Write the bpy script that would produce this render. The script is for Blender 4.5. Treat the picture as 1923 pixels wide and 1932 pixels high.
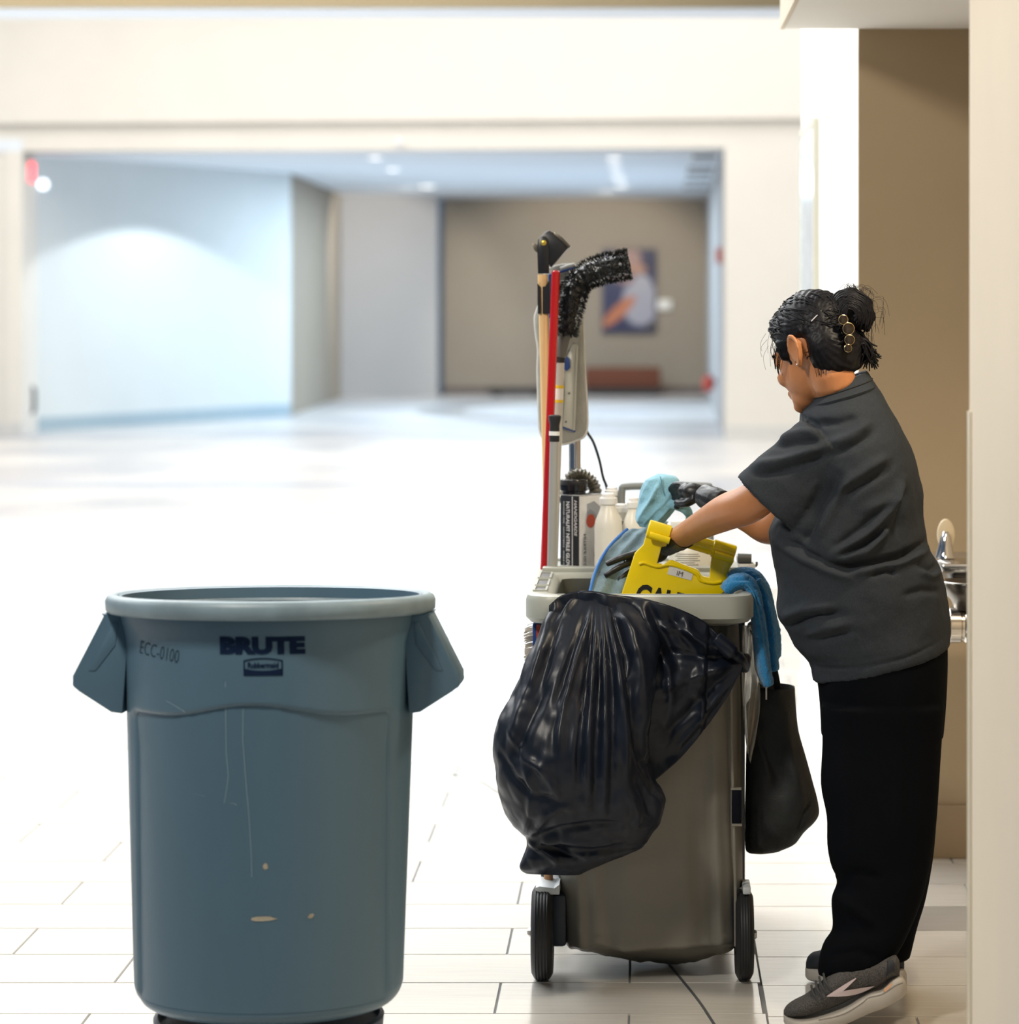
import bpy, bmesh, math, random
import numpy as np
from mathutils import Vector, Matrix, noise
from mathutils.bvhtree import BVHTree
random.seed(7)
for o in list(bpy.data.objects): bpy.data.objects.remove(o)
scene = bpy.context.scene
COL = scene.collection

# ------------------------------------------------------------------ camera
F, CX, CY, CH = 5600.0, 1217.0, 570.0, 1.61        # focal length in px, principal point, eye height
cam_d = bpy.data.cameras.new('camera'); cam = bpy.data.objects.new('camera', cam_d); COL.objects.link(cam)
cam.location = (0, 0, CH); cam.rotation_euler = (math.pi/2, 0, 0)
cam_d.sensor_fit = 'AUTO'; cam_d.sensor_width = 36; cam_d.lens = F/1932*36
cam_d.shift_x = (961.5-CX)/1932; cam_d.shift_y = (CY-966)/1932
cam_d.clip_end = 200; cam_d.clip_start = .05
cam_d.dof.use_dof = True; cam_d.dof.focus_distance = 6.85; cam_d.dof.aperture_fstop = 3.3
scene.camera = cam
# ------------------------------------------------------------------ light
scene.view_settings.view_transform = 'Standard'; scene.view_settings.look = 'None'
scene.view_settings.exposure = 0.0; scene.view_settings.gamma = 1.0; scene.view_settings.use_curve_mapping = False
w = bpy.data.worlds.new('world'); scene.world = w; w.use_nodes = True
w.node_tree.nodes['Background'].inputs[0].default_value = (.45, .70, 1, 1)
w.node_tree.nodes['Background'].inputs[1].default_value = .15
def area(name, loc, sx, sy, power, col, rot=(0, 0, 0), spread=180):
    d = bpy.data.lights.new(name, 'AREA'); d.shape = 'RECTANGLE'; d.size = sx; d.size_y = sy
    d.energy = power; d.color = col; d.spread = math.radians(spread)
    o = bpy.data.objects.new(name, d); COL.objects.link(o); o.location = loc; o.rotation_euler = rot; return o
def spot(name, loc, target, power, col, angle=60, blend=.5, r=.05):
    d = bpy.data.lights.new(name, 'SPOT'); d.energy = power; d.color = col; d.spot_size = math.radians(angle)
    d.spot_blend = blend; d.shadow_soft_size = r
    o = bpy.data.objects.new(name, d); COL.objects.link(o); o.location = loc
    o.rotation_euler = (Vector(target)-Vector(loc)).to_track_quat('-Z', 'Y').to_euler(); return o
area('hall_skylight', (-4.6, 13.6, 5.25), 8.6, 10.6, 1700, (.95, .98, 1))
area('concourse_skylight', (-4.0, 28, 6.5), 16, 12, 1500, (1, .97, .92))
area('recess_ceiling_light', (-1.9, 43.5, 3.36), 4.2, 8, 480, (.72, .88, 1))
spot('recess_wall_washer', (-4.9, 37.9, 3.36), (-4.9, 37.9, 0), 170, (.90, .97, 1), 138, .10)
spot('recess_wall_washer', (-3.6, 47, 3.38), (-5, 50.5, 1.2), 300, (1, .93, .82), 80, .4)
spot('recess_wall_washer', (-.6, 48.5, 3.38), (-1, 52, .9), 300, (1, .88, .72), 95, .5)
spot('alcove_downlight', (.85, 6.3, 2.36), (.72, 6.7, .2), 75, (1, .84, .62), 130, .6, .08)
dl = area('corridor_downlight', (-1.5, 4.5, 3.3), .35, .35, 76, (1, .93, .82))
dl.rotation_euler = (Vector((0, 7.0, .8))-dl.location).to_track_quat('-Z', 'Y').to_euler()

# ------------------------------------------------------------------ helpers
def P(px, py, Y): return Vector(((px-CX)*Y/F, Y, CH-(py-CY)*Y/F))
def X_(px, Y): return (px-CX)*Y/F
def Z_(py, Y): return CH-(py-CY)*Y/F
def sm(a, b, x):
    t = np.clip((x-a)/(b-a), 0, 1); return t*t*(3-2*t)
def lerp(a, b, t): return a+(b-a)*t

MATS = {}
def mat(name, col, rough=.5, metal=0, var=0, vscale=8, bump=0, bscale=60, spec=.5, rnd=0, trans=0, emit=None, estr=0, coat=0, stretch=None, alpha=1, sheen=0):
    if name in MATS: return MATS[name]
    m = bpy.data.materials.new(name); m.use_nodes = True; nt = m.node_tree; b = nt.nodes['Principled BSDF']
    c = (*col, 1)
    b.inputs['Base Color'].default_value = c; b.inputs['Roughness'].default_value = rough; b.inputs['Metallic'].default_value = metal
    b.inputs['Specular IOR Level'].default_value = spec
    if coat: b.inputs['Coat Weight'].default_value = coat; b.inputs['Coat Roughness'].default_value = .15
    if trans: b.inputs['Transmission Weight'].default_value = trans
    if sheen: b.inputs['Sheen Weight'].default_value = sheen
    if alpha < 1: b.inputs['Alpha'].default_value = alpha
    if emit: b.inputs['Emission Color'].default_value = (*emit, 1); b.inputs['Emission Strength'].default_value = estr
    tc = nt.nodes.new('ShaderNodeTexCoord'); src = tc.outputs['Object']
    if stretch:
        mp = nt.nodes.new('ShaderNodeMapping'); mp.inputs['Scale'].default_value = stretch; nt.links.new(src, mp.inputs[0]); src = mp.outputs[0]
    last = None
    if var:
        n = nt.nodes.new('ShaderNodeTexNoise'); n.inputs['Scale'].default_value = vscale; n.inputs['Detail'].default_value = 5
        nt.links.new(src, n.inputs['Vector'])
        mr = nt.nodes.new('ShaderNodeMapRange'); mr.inputs[1].default_value = .3; mr.inputs[2].default_value = .7
        mr.inputs[3].default_value = 1-var; mr.inputs[4].default_value = 1+var; nt.links.new(n.outputs[0], mr.inputs[0])
        mx = nt.nodes.new('ShaderNodeVectorMath'); mx.operation = 'SCALE'; mx.inputs[0].default_value = col
        nt.links.new(mr.outputs[0], mx.inputs['Scale']); last = mx.outputs[0]
    if rnd:
        oi = nt.nodes.new('ShaderNodeObjectInfo'); mr = nt.nodes.new('ShaderNodeMapRange')
        mr.inputs[3].default_value = 1-rnd; mr.inputs[4].default_value = 1+rnd*.5; nt.links.new(oi.outputs['Random'], mr.inputs[0])
        mx = nt.nodes.new('ShaderNodeVectorMath'); mx.operation = 'SCALE'
        if last: nt.links.new(last, mx.inputs[0])
        else: mx.inputs[0].default_value = col
        nt.links.new(mr.outputs[0], mx.inputs['Scale']); last = mx.outputs[0]
    if last: nt.links.new(last, b.inputs['Base Color'])
    if bump:
        n = nt.nodes.new('ShaderNodeTexNoise'); n.inputs['Scale'].default_value = bscale; n.inputs['Detail'].default_value = 4
        nt.links.new(src, n.inputs['Vector'])
        bp = nt.nodes.new('ShaderNodeBump'); bp.inputs['Strength'].default_value = bump; bp.inputs['Distance'].default_value = .004
        nt.links.new(n.outputs[0], bp.inputs['Height']); nt.links.new(bp.outputs[0], b.inputs['Normal'])
    MATS[name] = m; return m

def wloc(o):
    v = Vector((0, 0, 0))
    while o is not None: v += o.location; o = o.parent
    return v
def obj(name, vf, m, parent=None, smooth=True, angle=40, local=False):
    v, f = vf
    me = bpy.data.meshes.new(name)
    v = [tuple(p) for p in v]
    me.from_pydata(v, [], f)
    bm = bmesh.new(); bm.from_mesh(me); bmesh.ops.recalc_face_normals(bm, faces=bm.faces); bm.to_mesh(me); bm.free()
    if parent is not None and not local: me.transform(Matrix.Translation(-wloc(parent)))
    if smooth:
        me.shade_smooth()
        if angle: me.set_sharp_from_angle(angle=math.radians(angle))
    if m is not None: me.materials.append(m)
    o = bpy.data.objects.new(name, me); COL.objects.link(o)
    if parent is not None: o.parent = parent
    return o
def empty(name, loc, label=None, cat=None, group=None):
    o = bpy.data.objects.new(name, None); COL.objects.link(o); o.location = loc; o.empty_display_size = .1
    if label: tag(o, label, cat, group)
    return o
def tag(o, label, cat, group=None):
    o['label'] = label; o['category'] = cat
    if group: o['group'] = group
    return o
def recenter(o):
    """move a one-mesh thing's origin to the middle of its base"""
    me = o.data; n = len(me.vertices); a = np.empty(n*3); me.vertices.foreach_get('co', a); a = a.reshape(-1, 3)
    c = Vector(((a[:, 0].min()+a[:, 0].max())/2, (a[:, 1].min()+a[:, 1].max())/2, a[:, 2].min()))
    me.transform(Matrix.Translation(-c)); o.location = c; return o
def thing1(name, vf, m, label, cat, group=None, **k):
    return tag(recenter(obj(name, vf, m, **k)), label, cat, group)
def struct(name, vf, m, parent=None, smooth=False, **k):
    o = obj(name, vf, m, parent, smooth, **k)
    if parent is None: o['kind'] = 'structure'
    return o
def cat(*vfs):
    V, Fc = [], []
    for v, f in vfs:
        n = len(V); V.extend([Vector(p) for p in v]); Fc.extend([tuple(i+n for i in q) for q in f])
    return V, Fc
def xf(vf, M): return [M @ Vector(p) for p in vf[0]], vf[1]
def box(x0, x1, y0, y1, z0, z1, bev=0, seg=2):
    if bev <= 0:
        v = [(x, y, z) for z in (z0, z1) for y in (y0, y1) for x in (x0, x1)]
        return [Vector(p) for p in v], [(0, 2, 3, 1), (4, 5, 7, 6), (0, 1, 5, 4), (2, 6, 7, 3), (0, 4, 6, 2), (1, 3, 7, 5)]
    bm = bmesh.new(); bmesh.ops.create_cube(bm, size=1)
    for q in bm.verts: q.co = Vector(((x0+x1)/2+q.co.x*(x1-x0), (y0+y1)/2+q.co.y*(y1-y0), (z0+z1)/2+q.co.z*(z1-z0)))
    bmesh.ops.bevel(bm, geom=bm.edges[:], offset=bev, segments=seg, affect='EDGES', profile=.5)
    return frombm(bm)
def frombm(bm):
    bm.verts.ensure_lookup_table(); bm.verts.index_update()
    r = [q.co.copy() for q in bm.verts], [tuple(x.index for x in fc.verts) for fc in bm.faces]; bm.free(); return r
def loft(rings, cap0=True, cap1=True, closed=True):
    n = len(rings[0]); V = [Vector(p) for r in rings for p in r]; Fc = []
    for i in range(len(rings)-1):
        for j in range(n if closed else n-1):
            k = (j+1) % n
            Fc.append((i*n+j, i*n+k, (i+1)*n+k, (i+1)*n+j))
    if cap0: Fc.append(tuple(range(n))[::-1])
    if cap1: Fc.append(tuple((len(rings)-1)*n+j for j in range(n)))
    return V, Fc
def sring(c, u, v, n=32, e=2.0):
    r = []
    for j in range(n):
        t = 2*math.pi*j/n; ct, st = math.cos(t), math.sin(t)
        r.append(Vector(c)+Vector(u)*(math.copysign(abs(ct)**(2/e), ct))+Vector(v)*(math.copysign(abs(st)**(2/e), st)))
    return r
def crv(pts, k=8):
    pts = [Vector(p) for p in pts]
    if len(pts) < 3:
        return [pts[0].lerp(pts[-1], i/k) for i in range(k+1)]
    out = []
    for i in range(len(pts)-1):
        p0 = pts[max(i-1, 0)]; p1 = pts[i]; p2 = pts[i+1]; p3 = pts[min(i+2, len(pts)-1)]
        for j in range(k):
            t = j/k
            out.append(.5*((2*p1)+(p2-p0)*t+(2*p0-5*p1+4*p2-p3)*t*t+(3*p1-p0-3*p2+p3)*t*t*t))
    out.append(pts[-1]); return out
def crv1(vals, k=8): return [v.x for v in crv([Vector((a, 0, 0)) for a in vals], k)]
def tube(pts, r, n=10, cap=True, flat=1.0, up=None):
    pts = [Vector(p) for p in pts]
    if not hasattr(r, '__len__'): r = [r]*len(pts)
    rings = []; t0 = (pts[1]-pts[0]).normalized()
    nrm = Vector(up) if up else t0.orthogonal()
    for i, p in enumerate(pts):
        t = (pts[min(i+1, len(pts)-1)]-pts[max(i-1, 0)]).normalized()
        nrm = (nrm-t*nrm.dot(t)).normalized(); b = t.cross(nrm)
        rings.append([p+(nrm*math.cos(2*math.pi*j/n)*flat+b*math.sin(2*math.pi*j/n))*r[i] for j in range(n)])
    return loft(rings, cap, cap)
def lathe(prof, n=32, center=(0, 0, 0), cap=True):
    c = Vector(center)
    return loft([[c+Vector((r*math.cos(2*math.pi*j/n), r*math.sin(2*math.pi*j/n), z)) for j in range(n)] for r, z in prof], cap, cap)
def ell(c, r, R=None, nu=20, nv=12):
    rings = []
    for i in range(1, nv):
        a = math.pi*i/nv
        rings.append([Vector((r[0]*math.sin(a)*math.cos(2*math.pi*j/nu), r[1]*math.sin(a)*math.sin(2*math.pi*j/nu), r[2]*math.cos(a))) for j in range(nu)])
    V, Fc = loft(rings, False, False); n0 = len(V)
    V += [Vector((0, 0, r[2])), Vector((0, 0, -r[2]))]
    m_ = (nv-2)*nu
    for j in range(nu):
        k = (j+1) % nu; Fc.append((n0, j, k)); Fc.append((n0+1, m_+k, m_+j))
    M = Matrix.Translation(Vector(c)) @ (R.to_4x4() if R else Matrix.Identity(4))
    return [M @ p for p in V], Fc
def prism(pts, vec, holes=None, bev=0):
    """polygon (3-D points, planar) extruded along vec; optional hole loops"""
    bm = bmesh.new()
    loops = [pts]+(holes or [])
    ed = []
    for lp in loops:
        vs = [bm.verts.new(p) for p in lp]
        for i in range(len(vs)): ed.append(bm.edges.new((vs[i], vs[(i+1) % len(vs)])))
    if holes: bmesh.ops.triangle_fill(bm, use_beauty=True, edges=ed)
    else: bm.faces.new(bm.verts[:])
    fs = bm.faces[:]
    r = bmesh.ops.extrude_face_region(bm, geom=fs)
    bmesh.ops.translate(bm, verts=[g for g in r['geom'] if isinstance(g, bmesh.types.BMVert)], vec=vec)
    bmesh.ops.recalc_face_normals(bm, faces=bm.faces)
    if bev:
        es = [e for e in bm.edges if len(e.link_faces) == 2 and e.calc_face_angle(0) > .6]
        bmesh.ops.bevel(bm, geom=es, offset=bev, segments=2, affect='EDGES', profile=.5, clamp_overlap=True)
    return frombm(bm)
def fuse(vf, voxel, smooth=4, dec=0):
    me = bpy.data.meshes.new('t'); me.from_pydata([tuple(p) for p in vf[0]], [], vf[1])
    bm = bmesh.new(); bm.from_mesh(me); bmesh.ops.recalc_face_normals(bm, faces=bm.faces); bm.to_mesh(me); bm.free()
    o = bpy.data.objects.new('t', me); COL.objects.link(o)
    a = o.modifiers.new('r', 'REMESH'); a.mode = 'VOXEL'; a.voxel_size = voxel
    if smooth: s = o.modifiers.new('s', 'SMOOTH'); s.factor = .5; s.iterations = smooth
    dg = bpy.context.evaluated_depsgraph_get(); ev = o.evaluated_get(dg); r = bpy.data.meshes.new_from_object(ev)
    V = [q.co.copy() for q in r.vertices]; Fc = [tuple(p.vertices) for p in r.polygons]
    bpy.data.objects.remove(o); bpy.data.meshes.remove(me); bpy.data.meshes.remove(r)
    return V, Fc
def vnormals(vf):
    V = np.array([tuple(p) for p in vf[0]]); N = np.zeros_like(V)
    q = [f for f in vf[1] if len(f) == 4]; t = [f for f in vf[1] if len(f) == 3]
    for arr in (q, t):
        if not arr: continue
        a = np.array(arr); k = a.shape[1]
        fn = np.cross(V[a[:, 1]]-V[a[:, 0]], V[a[:, k-1]]-V[a[:, 0]])
        for i in range(k): np.add.at(N, a[:, i], fn)
    N /= np.maximum(np.linalg.norm(N, axis=1, keepdims=True), 1e-12)
    return V, N
def outward(vf):
    """unit normals flipped to point outwards on a closed mesh"""
    V, N = vnormals(vf); c = V.mean(0)
    if ((V-c)*N).sum() < 0: N = -N
    return V, N
def seg_dist(X, Z, pl):
    d = np.full(X.shape, 1e9); tt = np.zeros(X.shape); n = len(pl)-1
    for i in range(n):
        ax, az = pl[i]; bx, bz = pl[i+1]; ux, uz = bx-ax, bz-az; L = ux*ux+uz*uz
        t = np.clip(((X-ax)*ux+(Z-az)*uz)/L, 0, 1); dd = np.hypot(X-ax-t*ux, Z-az-t*uz)
        k = dd < d; d[k] = dd[k]; tt[k] = (i+t[k])/n
    return d, tt
def folds(vf, lst, Y, side=-1):
    """sculpt cloth folds: lst of (px polyline, amplitude m, width px)"""
    V, N = outward(vf); s = F/Y
    face = sm(-.15, .35, N[:, 1]*side); D = np.zeros(len(V))
    for pl, amp, wd in lst:
        q = [(X_(a, Y), Z_(b, Y)) for a, b in pl]
        d, t = seg_dist(V[:, 0], V[:, 2], q)
        D += amp*np.exp(-(d/(wd/s))**2)*np.clip(np.sin(np.pi*np.clip(t*.9+.05, 0, 1))*1.6, 0, 1)
    V = V+N*(D*face)[:, None]
    return [Vector(p) for p in V], vf[1]
def sheet(grid, th):
    """thick sheet from a grid of points"""
    nu = len(grid); nv = len(grid[0])
    V = [Vector(p) for r in grid for p in r]; Fc = [(i*nv+j, (i+1)*nv+j, (i+1)*nv+j+1, i*nv+j+1) for i in range(nu-1) for j in range(nv-1)]
    A, N = vnormals((V, Fc)); B = A+N*th; n = nu*nv
    V = [Vector(p) for p in A]+[Vector(p) for p in B]
    F2 = Fc+[tuple(i+n for i in f)[::-1] for f in Fc]
    loop = [i*nv for i in range(nu)]+[(nu-1)*nv+j for j in range(1, nv)]+[i*nv+nv-1 for i in range(nu-2, -1, -1)]+[j for j in range(nv-2, 0, -1)]
    for a in range(len(loop)):
        p, q = loop[a], loop[(a+1) % len(loop)]; F2.append((p, q, q+n, p+n))
    return V, F2
def fbm(p, s, o=4): return noise.fractal(Vector(p)*s, 1.0, 2.0, o)
def ridged(p, s):
    v = 0; a = 1
    for k in range(4):
        v += a*(1-abs(noise.noise(Vector(p)*s*(1.9**k)+Vector((k*7.3, 0, 0))))*2); a *= .5
    return v/1.9
def facets(p, s, off=0):
    d = noise.voronoi(Vector(p)*s+Vector((off, off*2.3, 0)))[0]
    return min(d[1]-d[0], .55)-.25
def text2d(s, size, bold=0, shear=0, align='CENTER', res=3):
    c = bpy.data.curves.new('t', 'FONT'); c.body = s; c.size = size; c.offset = bold; c.shear = shear; c.align_x = align; c.align_y = 'CENTER'; c.resolution_u = res
    o = bpy.data.objects.new('t', c); COL.objects.link(o)
    dg = bpy.context.evaluated_depsgraph_get(); r = bpy.data.meshes.new_from_object(o.evaluated_get(dg))
    V = [q.co.copy() for q in r.vertices]; Fc = [tuple(p.vertices) for p in r.polygons]
    bpy.data.objects.remove(o); bpy.data.curves.remove(c); bpy.data.meshes.remove(r)
    xs = [p.x for p in V]; ys = [p.y for p in V]
    cx, cy = (min(xs)+max(xs))/2, (min(ys)+max(ys))/2
    return [Vector((p.x-cx, p.y-cy, 0)) for p in V], Fc
def fit2d(vf, wd, ht):
    xs = [p.x for p in vf[0]]; ys = [p.y for p in vf[0]]
    sx = wd/(max(xs)-min(xs)); sy = ht/(max(ys)-min(ys))
    return [Vector((p.x*sx, p.y*sy, 0)) for p in vf[0]], vf[1]
def bvh(vf): return BVHTree.FromPolygons([tuple(p) for p in vf[0]], vf[1])
def drape_y(vf, tree, off=.0015, y0=0):
    """lay flat print (x,z given) on a surface, seen from the front (-Y) side"""
    out = []; last = None
    for p in vf[0]:
        h = tree.ray_cast(Vector((p.x, y0, p.z)), Vector((0, 1, 0)))[0]
        if h is not None: last = h.y
        out.append(Vector((p.x, (last if last is not None else p.y)-off, p.z)))
    return out, vf[1]
def pl(pts, Y): return [P(a, b, Y) for a, b in pts]
def lrings(rows, n=40, e=2.0):
    """rows: (left px, left py, right px, right py, Y, half depth)"""
    out = []
    for lx, ly, rx, ry, Y, hy in rows:
        a = P(lx, ly, Y); b = P(rx, ry, Y); out.append(sring((a+b)/2, (b-a)/2, (0, hy, 0), n, e))
    return out
def dens(rows, k=4):
    cols = [crv1([r[i] for r in rows], k) for i in range(6)]
    return list(zip(*cols))

# ------------------------------------------------------------------ structure: walls
M_white = mat('white wall paint', (.83, .80, .74), .75, var=.02, vscale=1.5)
M_cream = mat('cream wall paint', (.60, .52, .41), .7, var=.03, vscale=2, bump=.05, bscale=120)
M_brown = mat('brown wall paint', (.42, .32, .20), .75, var=.03, vscale=3, bump=.06, bscale=200)
M_taupe = mat('taupe wall paint', (.33, .285, .23), .8, var=.02, vscale=1)
M_soffit = mat('soffit paint', (.78, .76, .72), .8, var=.02, vscale=2)
M_ceil = mat('ceiling paint', (.80, .86, .93), .8, var=.02, vscale=.6)
M_tan = mat('tan beam paint', (.25, .19, .105), .8, var=.04, vscale=1)
M_base = mat('painted baseboard', (.40, .52, .60), .5, var=.03)
M_baseb = mat('brown baseboard', (.335, .245, .15), .5, var=.03)
M_basew = mat('white baseboard', (.72, .72, .70), .4, var=.02)
M_grey = mat('grey wall paint', (.41, .40, .40), .8, var=.02, vscale=1)
M_pale = mat('pale wall paint', (.74, .80, .82), .8, var=.02, vscale=1)

def quadwall(a, b, z0, z1, th=.12, m=None):
    a = Vector(a); b = Vector(b); d = (b-a).normalized(); nrm = Vector((-d.y, d.x))*th
    p = [a, b, b+nrm, a+nrm]
    return [Vector((q.x, q.y, z)) for z in (z0, z1) for q in p], [(0, 1, 2, 3), (7, 6, 5, 4), (0, 4, 5, 1), (1, 5, 6, 2), (2, 6, 7, 3), (3, 7, 4, 0)]
# far white wall with the wide opening
YL, YR = 35.9, 35.0
OL, OR = X_(42, YL), X_(1367, YR)
OT = Z_(282, 35.4)
ST = Z_(229, 35.4)
def ywall(x): return lerp(YL, YR, (x-OL)/(OR-OL))
def wl(x): return (x, ywall(x))
struct('wall_back', cat(quadwall(wl(-14), wl(OL), 0, ST, .35), quadwall(wl(OR), wl(9), 0, ST, .35), quadwall(wl(OL), wl(OR), OT, ST, .35)), M_white)
struct('wall_back_upper', quadwall((-14, ywall(-14)-.12), (9, ywall(9)-.12), ST, 7.2, .5), M_white)
struct('baseboard_back', cat(quadwall((-14, ywall(-14)-.02), (OL, ywall(OL)-.02), 0, .16, .03), quadwall((OR, ywall(OR)-.02), (9, ywall(9)-.02), 0, .16, .03)), M_basew)
# recess behind the opening
a0 = (X_(72, 36.9), 36.9); a1 = (X_(549, 42), 42.0); a2 = (X_(643, 50), 50.0); a3 = (X_(826, 50.6), 50.6)
struct('wall_recess_reveal', quadwall(wl(OL), a0, 0, OT, .2), M_white)
struct('wall_recess_left', quadwall(a0, a1, 0, OT, .2), M_pale)
struct('baseboard_recess_left', quadwall((a0[0], a0[1]-.03), (a1[0], a1[1]-.03), 0, .17, .04), M_base)
struct('wall_recess_side', quadwall(a1, a2, 0, OT, .2), M_taupe)
struct('wall_recess_middle', cat(quadwall(a2, a3, 0, OT, 1.6)), M_grey)
struct('wall_recess_back', quadwall((a3[0], 52), (X_(1335, 52)+.3, 52), 0, OT, .2), M_taupe)
struct('baseboard_recess_back', quadwall((a3[0], 51.97), (X_(1335, 52), 51.97), 0, .13, .03), mat('dark baseboard', (.16, .13, .12), .5, var=.05))
struct('wall_recess_right', quadwall((X_(1333, 52), 52), (OR, YR), 0, OT, .2), M_grey)
struct('ceiling_recess', box(OL-.5, OR+1, 35.9, 53, OT, OT+.15), M_ceil)
# dropped beam between the near hall and the concourse
struct('ceiling_beam', box(-14, 9, 19.6, 20.25, Z_(14, 19.6), 7.2), M_tan)
struct('trim_1', box(-14, 9, 19.62, 20.24, Z_(14, 19.6)-.012, Z_(14, 19.6)), M_ceil)
struct('ceiling_hall', box(-14, .4, 5.5, 19.6, 5.3, 5.45), M_white)
struct('ceiling_concourse', box(-14, 9, 20.25, 36, 6.6, 6.75), M_white)
# alcove on the right
YB = 8.6; XC = X_(1620, YB); XS = X_(1480, YB)
struct('wall_alcove', box(XC, 2.2, YB, YB+.012, 0, 3.2), M_brown)
struct('baseboard_alcove', box(XC+.0, 2.2, YB-.014, YB, 0, .153, .003), M_baseb)
struct('wall_right', box(XC, XC+.12, YB+.0125, 11.7, 0, 5.4), M_white)
struct('baseboard_right', box(XC-.012, XC, YB+.02, 11.7, 0, .14), M_basew)
struct('ceiling_soffit', box(XS, 3, .6, YB, 2.402, 5.3), M_soffit)
struct('trim_2', box(XS-.012, XS, .6, YB, 2.40, 3.6), M_cream)
YN = 5.6; XN = X_(1829, YN)
struct('wall_near', box(XN, 2.2, .6, YN, 0, 2.4, .004), M_cream)
struct('trim_3', cat(box(XN-.004, XN+.0, YN-.045, YN+.003, .02, Z_(775, YN)), box(XN-.004, XN+.045, YN, YN+.004, .02, Z_(775, YN))), mat('plastic corner guard', (.78, .70, .55), .25))
struct('wall_alcove_right', box(1.35, 1.45, YN, YB, 0, 2.4), M_brown)

# ------------------------------------------------------------------ floor
def floor_mat():
    m = bpy.data.materials.new('plank tile floor'); m.use_nodes = True; nt = m.node_tree; b = nt.nodes['Principled BSDF']
    tc = nt.nodes.new('ShaderNodeTexCoord'); mp = nt.nodes.new('ShaderNodeMapping'); nt.links.new(tc.outputs['Object'], mp.inputs[0])
    br = nt.nodes.new('ShaderNodeTexBrick'); br.inputs['Scale'].default_value = 1; br.inputs['Brick Width'].default_value = .61; br.inputs['Row Height'].default_value = .305
    br.inputs['Mortar Size'].default_value = .003; br.inputs['Color1'].default_value = (.70, .68, .65, 1); br.inputs['Color2'].default_value = (.58, .58, .60, 1); br.inputs['Mortar'].default_value = (.3, .3, .3, 1)
    nt.links.new(mp.outputs[0], br.inputs[0])
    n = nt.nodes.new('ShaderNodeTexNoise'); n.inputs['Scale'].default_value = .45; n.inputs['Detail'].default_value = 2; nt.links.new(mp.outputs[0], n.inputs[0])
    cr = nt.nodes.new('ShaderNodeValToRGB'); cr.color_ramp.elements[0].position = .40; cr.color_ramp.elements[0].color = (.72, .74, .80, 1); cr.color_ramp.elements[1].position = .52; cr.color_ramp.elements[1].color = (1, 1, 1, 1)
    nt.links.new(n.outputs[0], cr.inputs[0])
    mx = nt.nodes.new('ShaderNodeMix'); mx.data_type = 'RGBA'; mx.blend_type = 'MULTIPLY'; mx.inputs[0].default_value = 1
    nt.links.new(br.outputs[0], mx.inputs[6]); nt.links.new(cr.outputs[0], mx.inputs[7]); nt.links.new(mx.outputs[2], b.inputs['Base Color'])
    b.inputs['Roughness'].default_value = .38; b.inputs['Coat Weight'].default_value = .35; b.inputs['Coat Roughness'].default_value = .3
    return m
M_floor = floor_mat(); M_grout = mat('grey grout', (.20, .21, .22), .8)
YF = 16.775
fl = bpy.data.meshes.new('floor')
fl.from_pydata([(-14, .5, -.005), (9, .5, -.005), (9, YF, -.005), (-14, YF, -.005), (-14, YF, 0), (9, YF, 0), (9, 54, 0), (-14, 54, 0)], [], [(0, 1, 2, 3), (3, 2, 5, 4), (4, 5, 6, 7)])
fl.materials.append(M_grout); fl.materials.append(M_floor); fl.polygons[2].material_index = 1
floor = bpy.data.objects.new('floor', fl); COL.objects.link(floor); floor['kind'] = 'structure'
M_tile = mat('cream porcelain tile', (.64, .61, .56), .22, var=.05, vscale=3, rnd=.10, stretch=(1, 6, 1), coat=.8)
M_tileg = mat('grey porcelain tile', (.30, .285, .265), .3, var=.1, vscale=5, stretch=(1, 8, 1), coat=.6)
def tile_mesh(name, m):
    g, z, b = .5, 0, .004
    v = [(-.5, -.5, -.006), (.5, -.5, -.006), (.5, .5, -.006), (-.5, .5, -.006), (-.4975, -.495, 0), (.4975, -.495, 0), (.4975, .495, 0), (-.4975, .495, 0)]
    f = [(0, 3, 2, 1), (4, 5, 6, 7), (0, 1, 5, 4), (1, 2, 6, 5), (2, 3, 7, 6), (3, 0, 4, 7)]
    me = bpy.data.meshes.new(name); me.from_pydata(v, [], f); me.materials.append(m); return me
TM, TG = tile_mesh('tile', M_tile), tile_mesh('tile_grey', M_tileg)
ROW, TL, GAP, XSEAM = .305, .61, .0035, .275
spec = []; outer_t = []
y0 = F*CH/(1912.2-CY)            # a grout line seen in the photo
k = -5
while True:
    ya = y0+k*ROW
    if ya > YF-.01: break
    yb = min(ya+ROW, YF); s = F/((ya+yb)/2)
    off = X_(933, y0) if k % 2 == 0 else X_(933, y0)+TL/2
    xl, xr = (-60-CX)/s, min(XSEAM, (1960-CX)/s)
    j = math.floor((xl-2.5-off)/TL)
    while off+j*TL < xr:
        a, b = off+j*TL, min(off+(j+1)*TL, XSEAM); j += 1
        if b-a < .03: continue
        (spec if b > xl else outer_t).append((a, b, ya, yb, 0))
    k += 1
y1 = F*CH/(1918-CY); k = -5
while y1+k*ROW < YF-.02:
    ya, yb = y1+k*ROW, min(y1+(k+1)*ROW, YF); xe = (1.35 if ya > 5.5 else XN) if ya < YB-.05 else (XC if ya < 11.7 else 1.1)
    g = 1 if abs((y1+k*ROW)-F*CH/(1761.4-CY)) < .12 else 0
    cuts = [XSEAM, XSEAM+TL*(.55 if k % 2 else 1), XSEAM+TL*2]
    for a, b in zip(cuts, cuts[1:]):
        b = min(b, xe)
        if b-a > .03: spec.append((a, b, ya, yb, g and a > XSEAM+.1))
    k += 1
spec.sort(key=lambda q: q[2])
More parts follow.
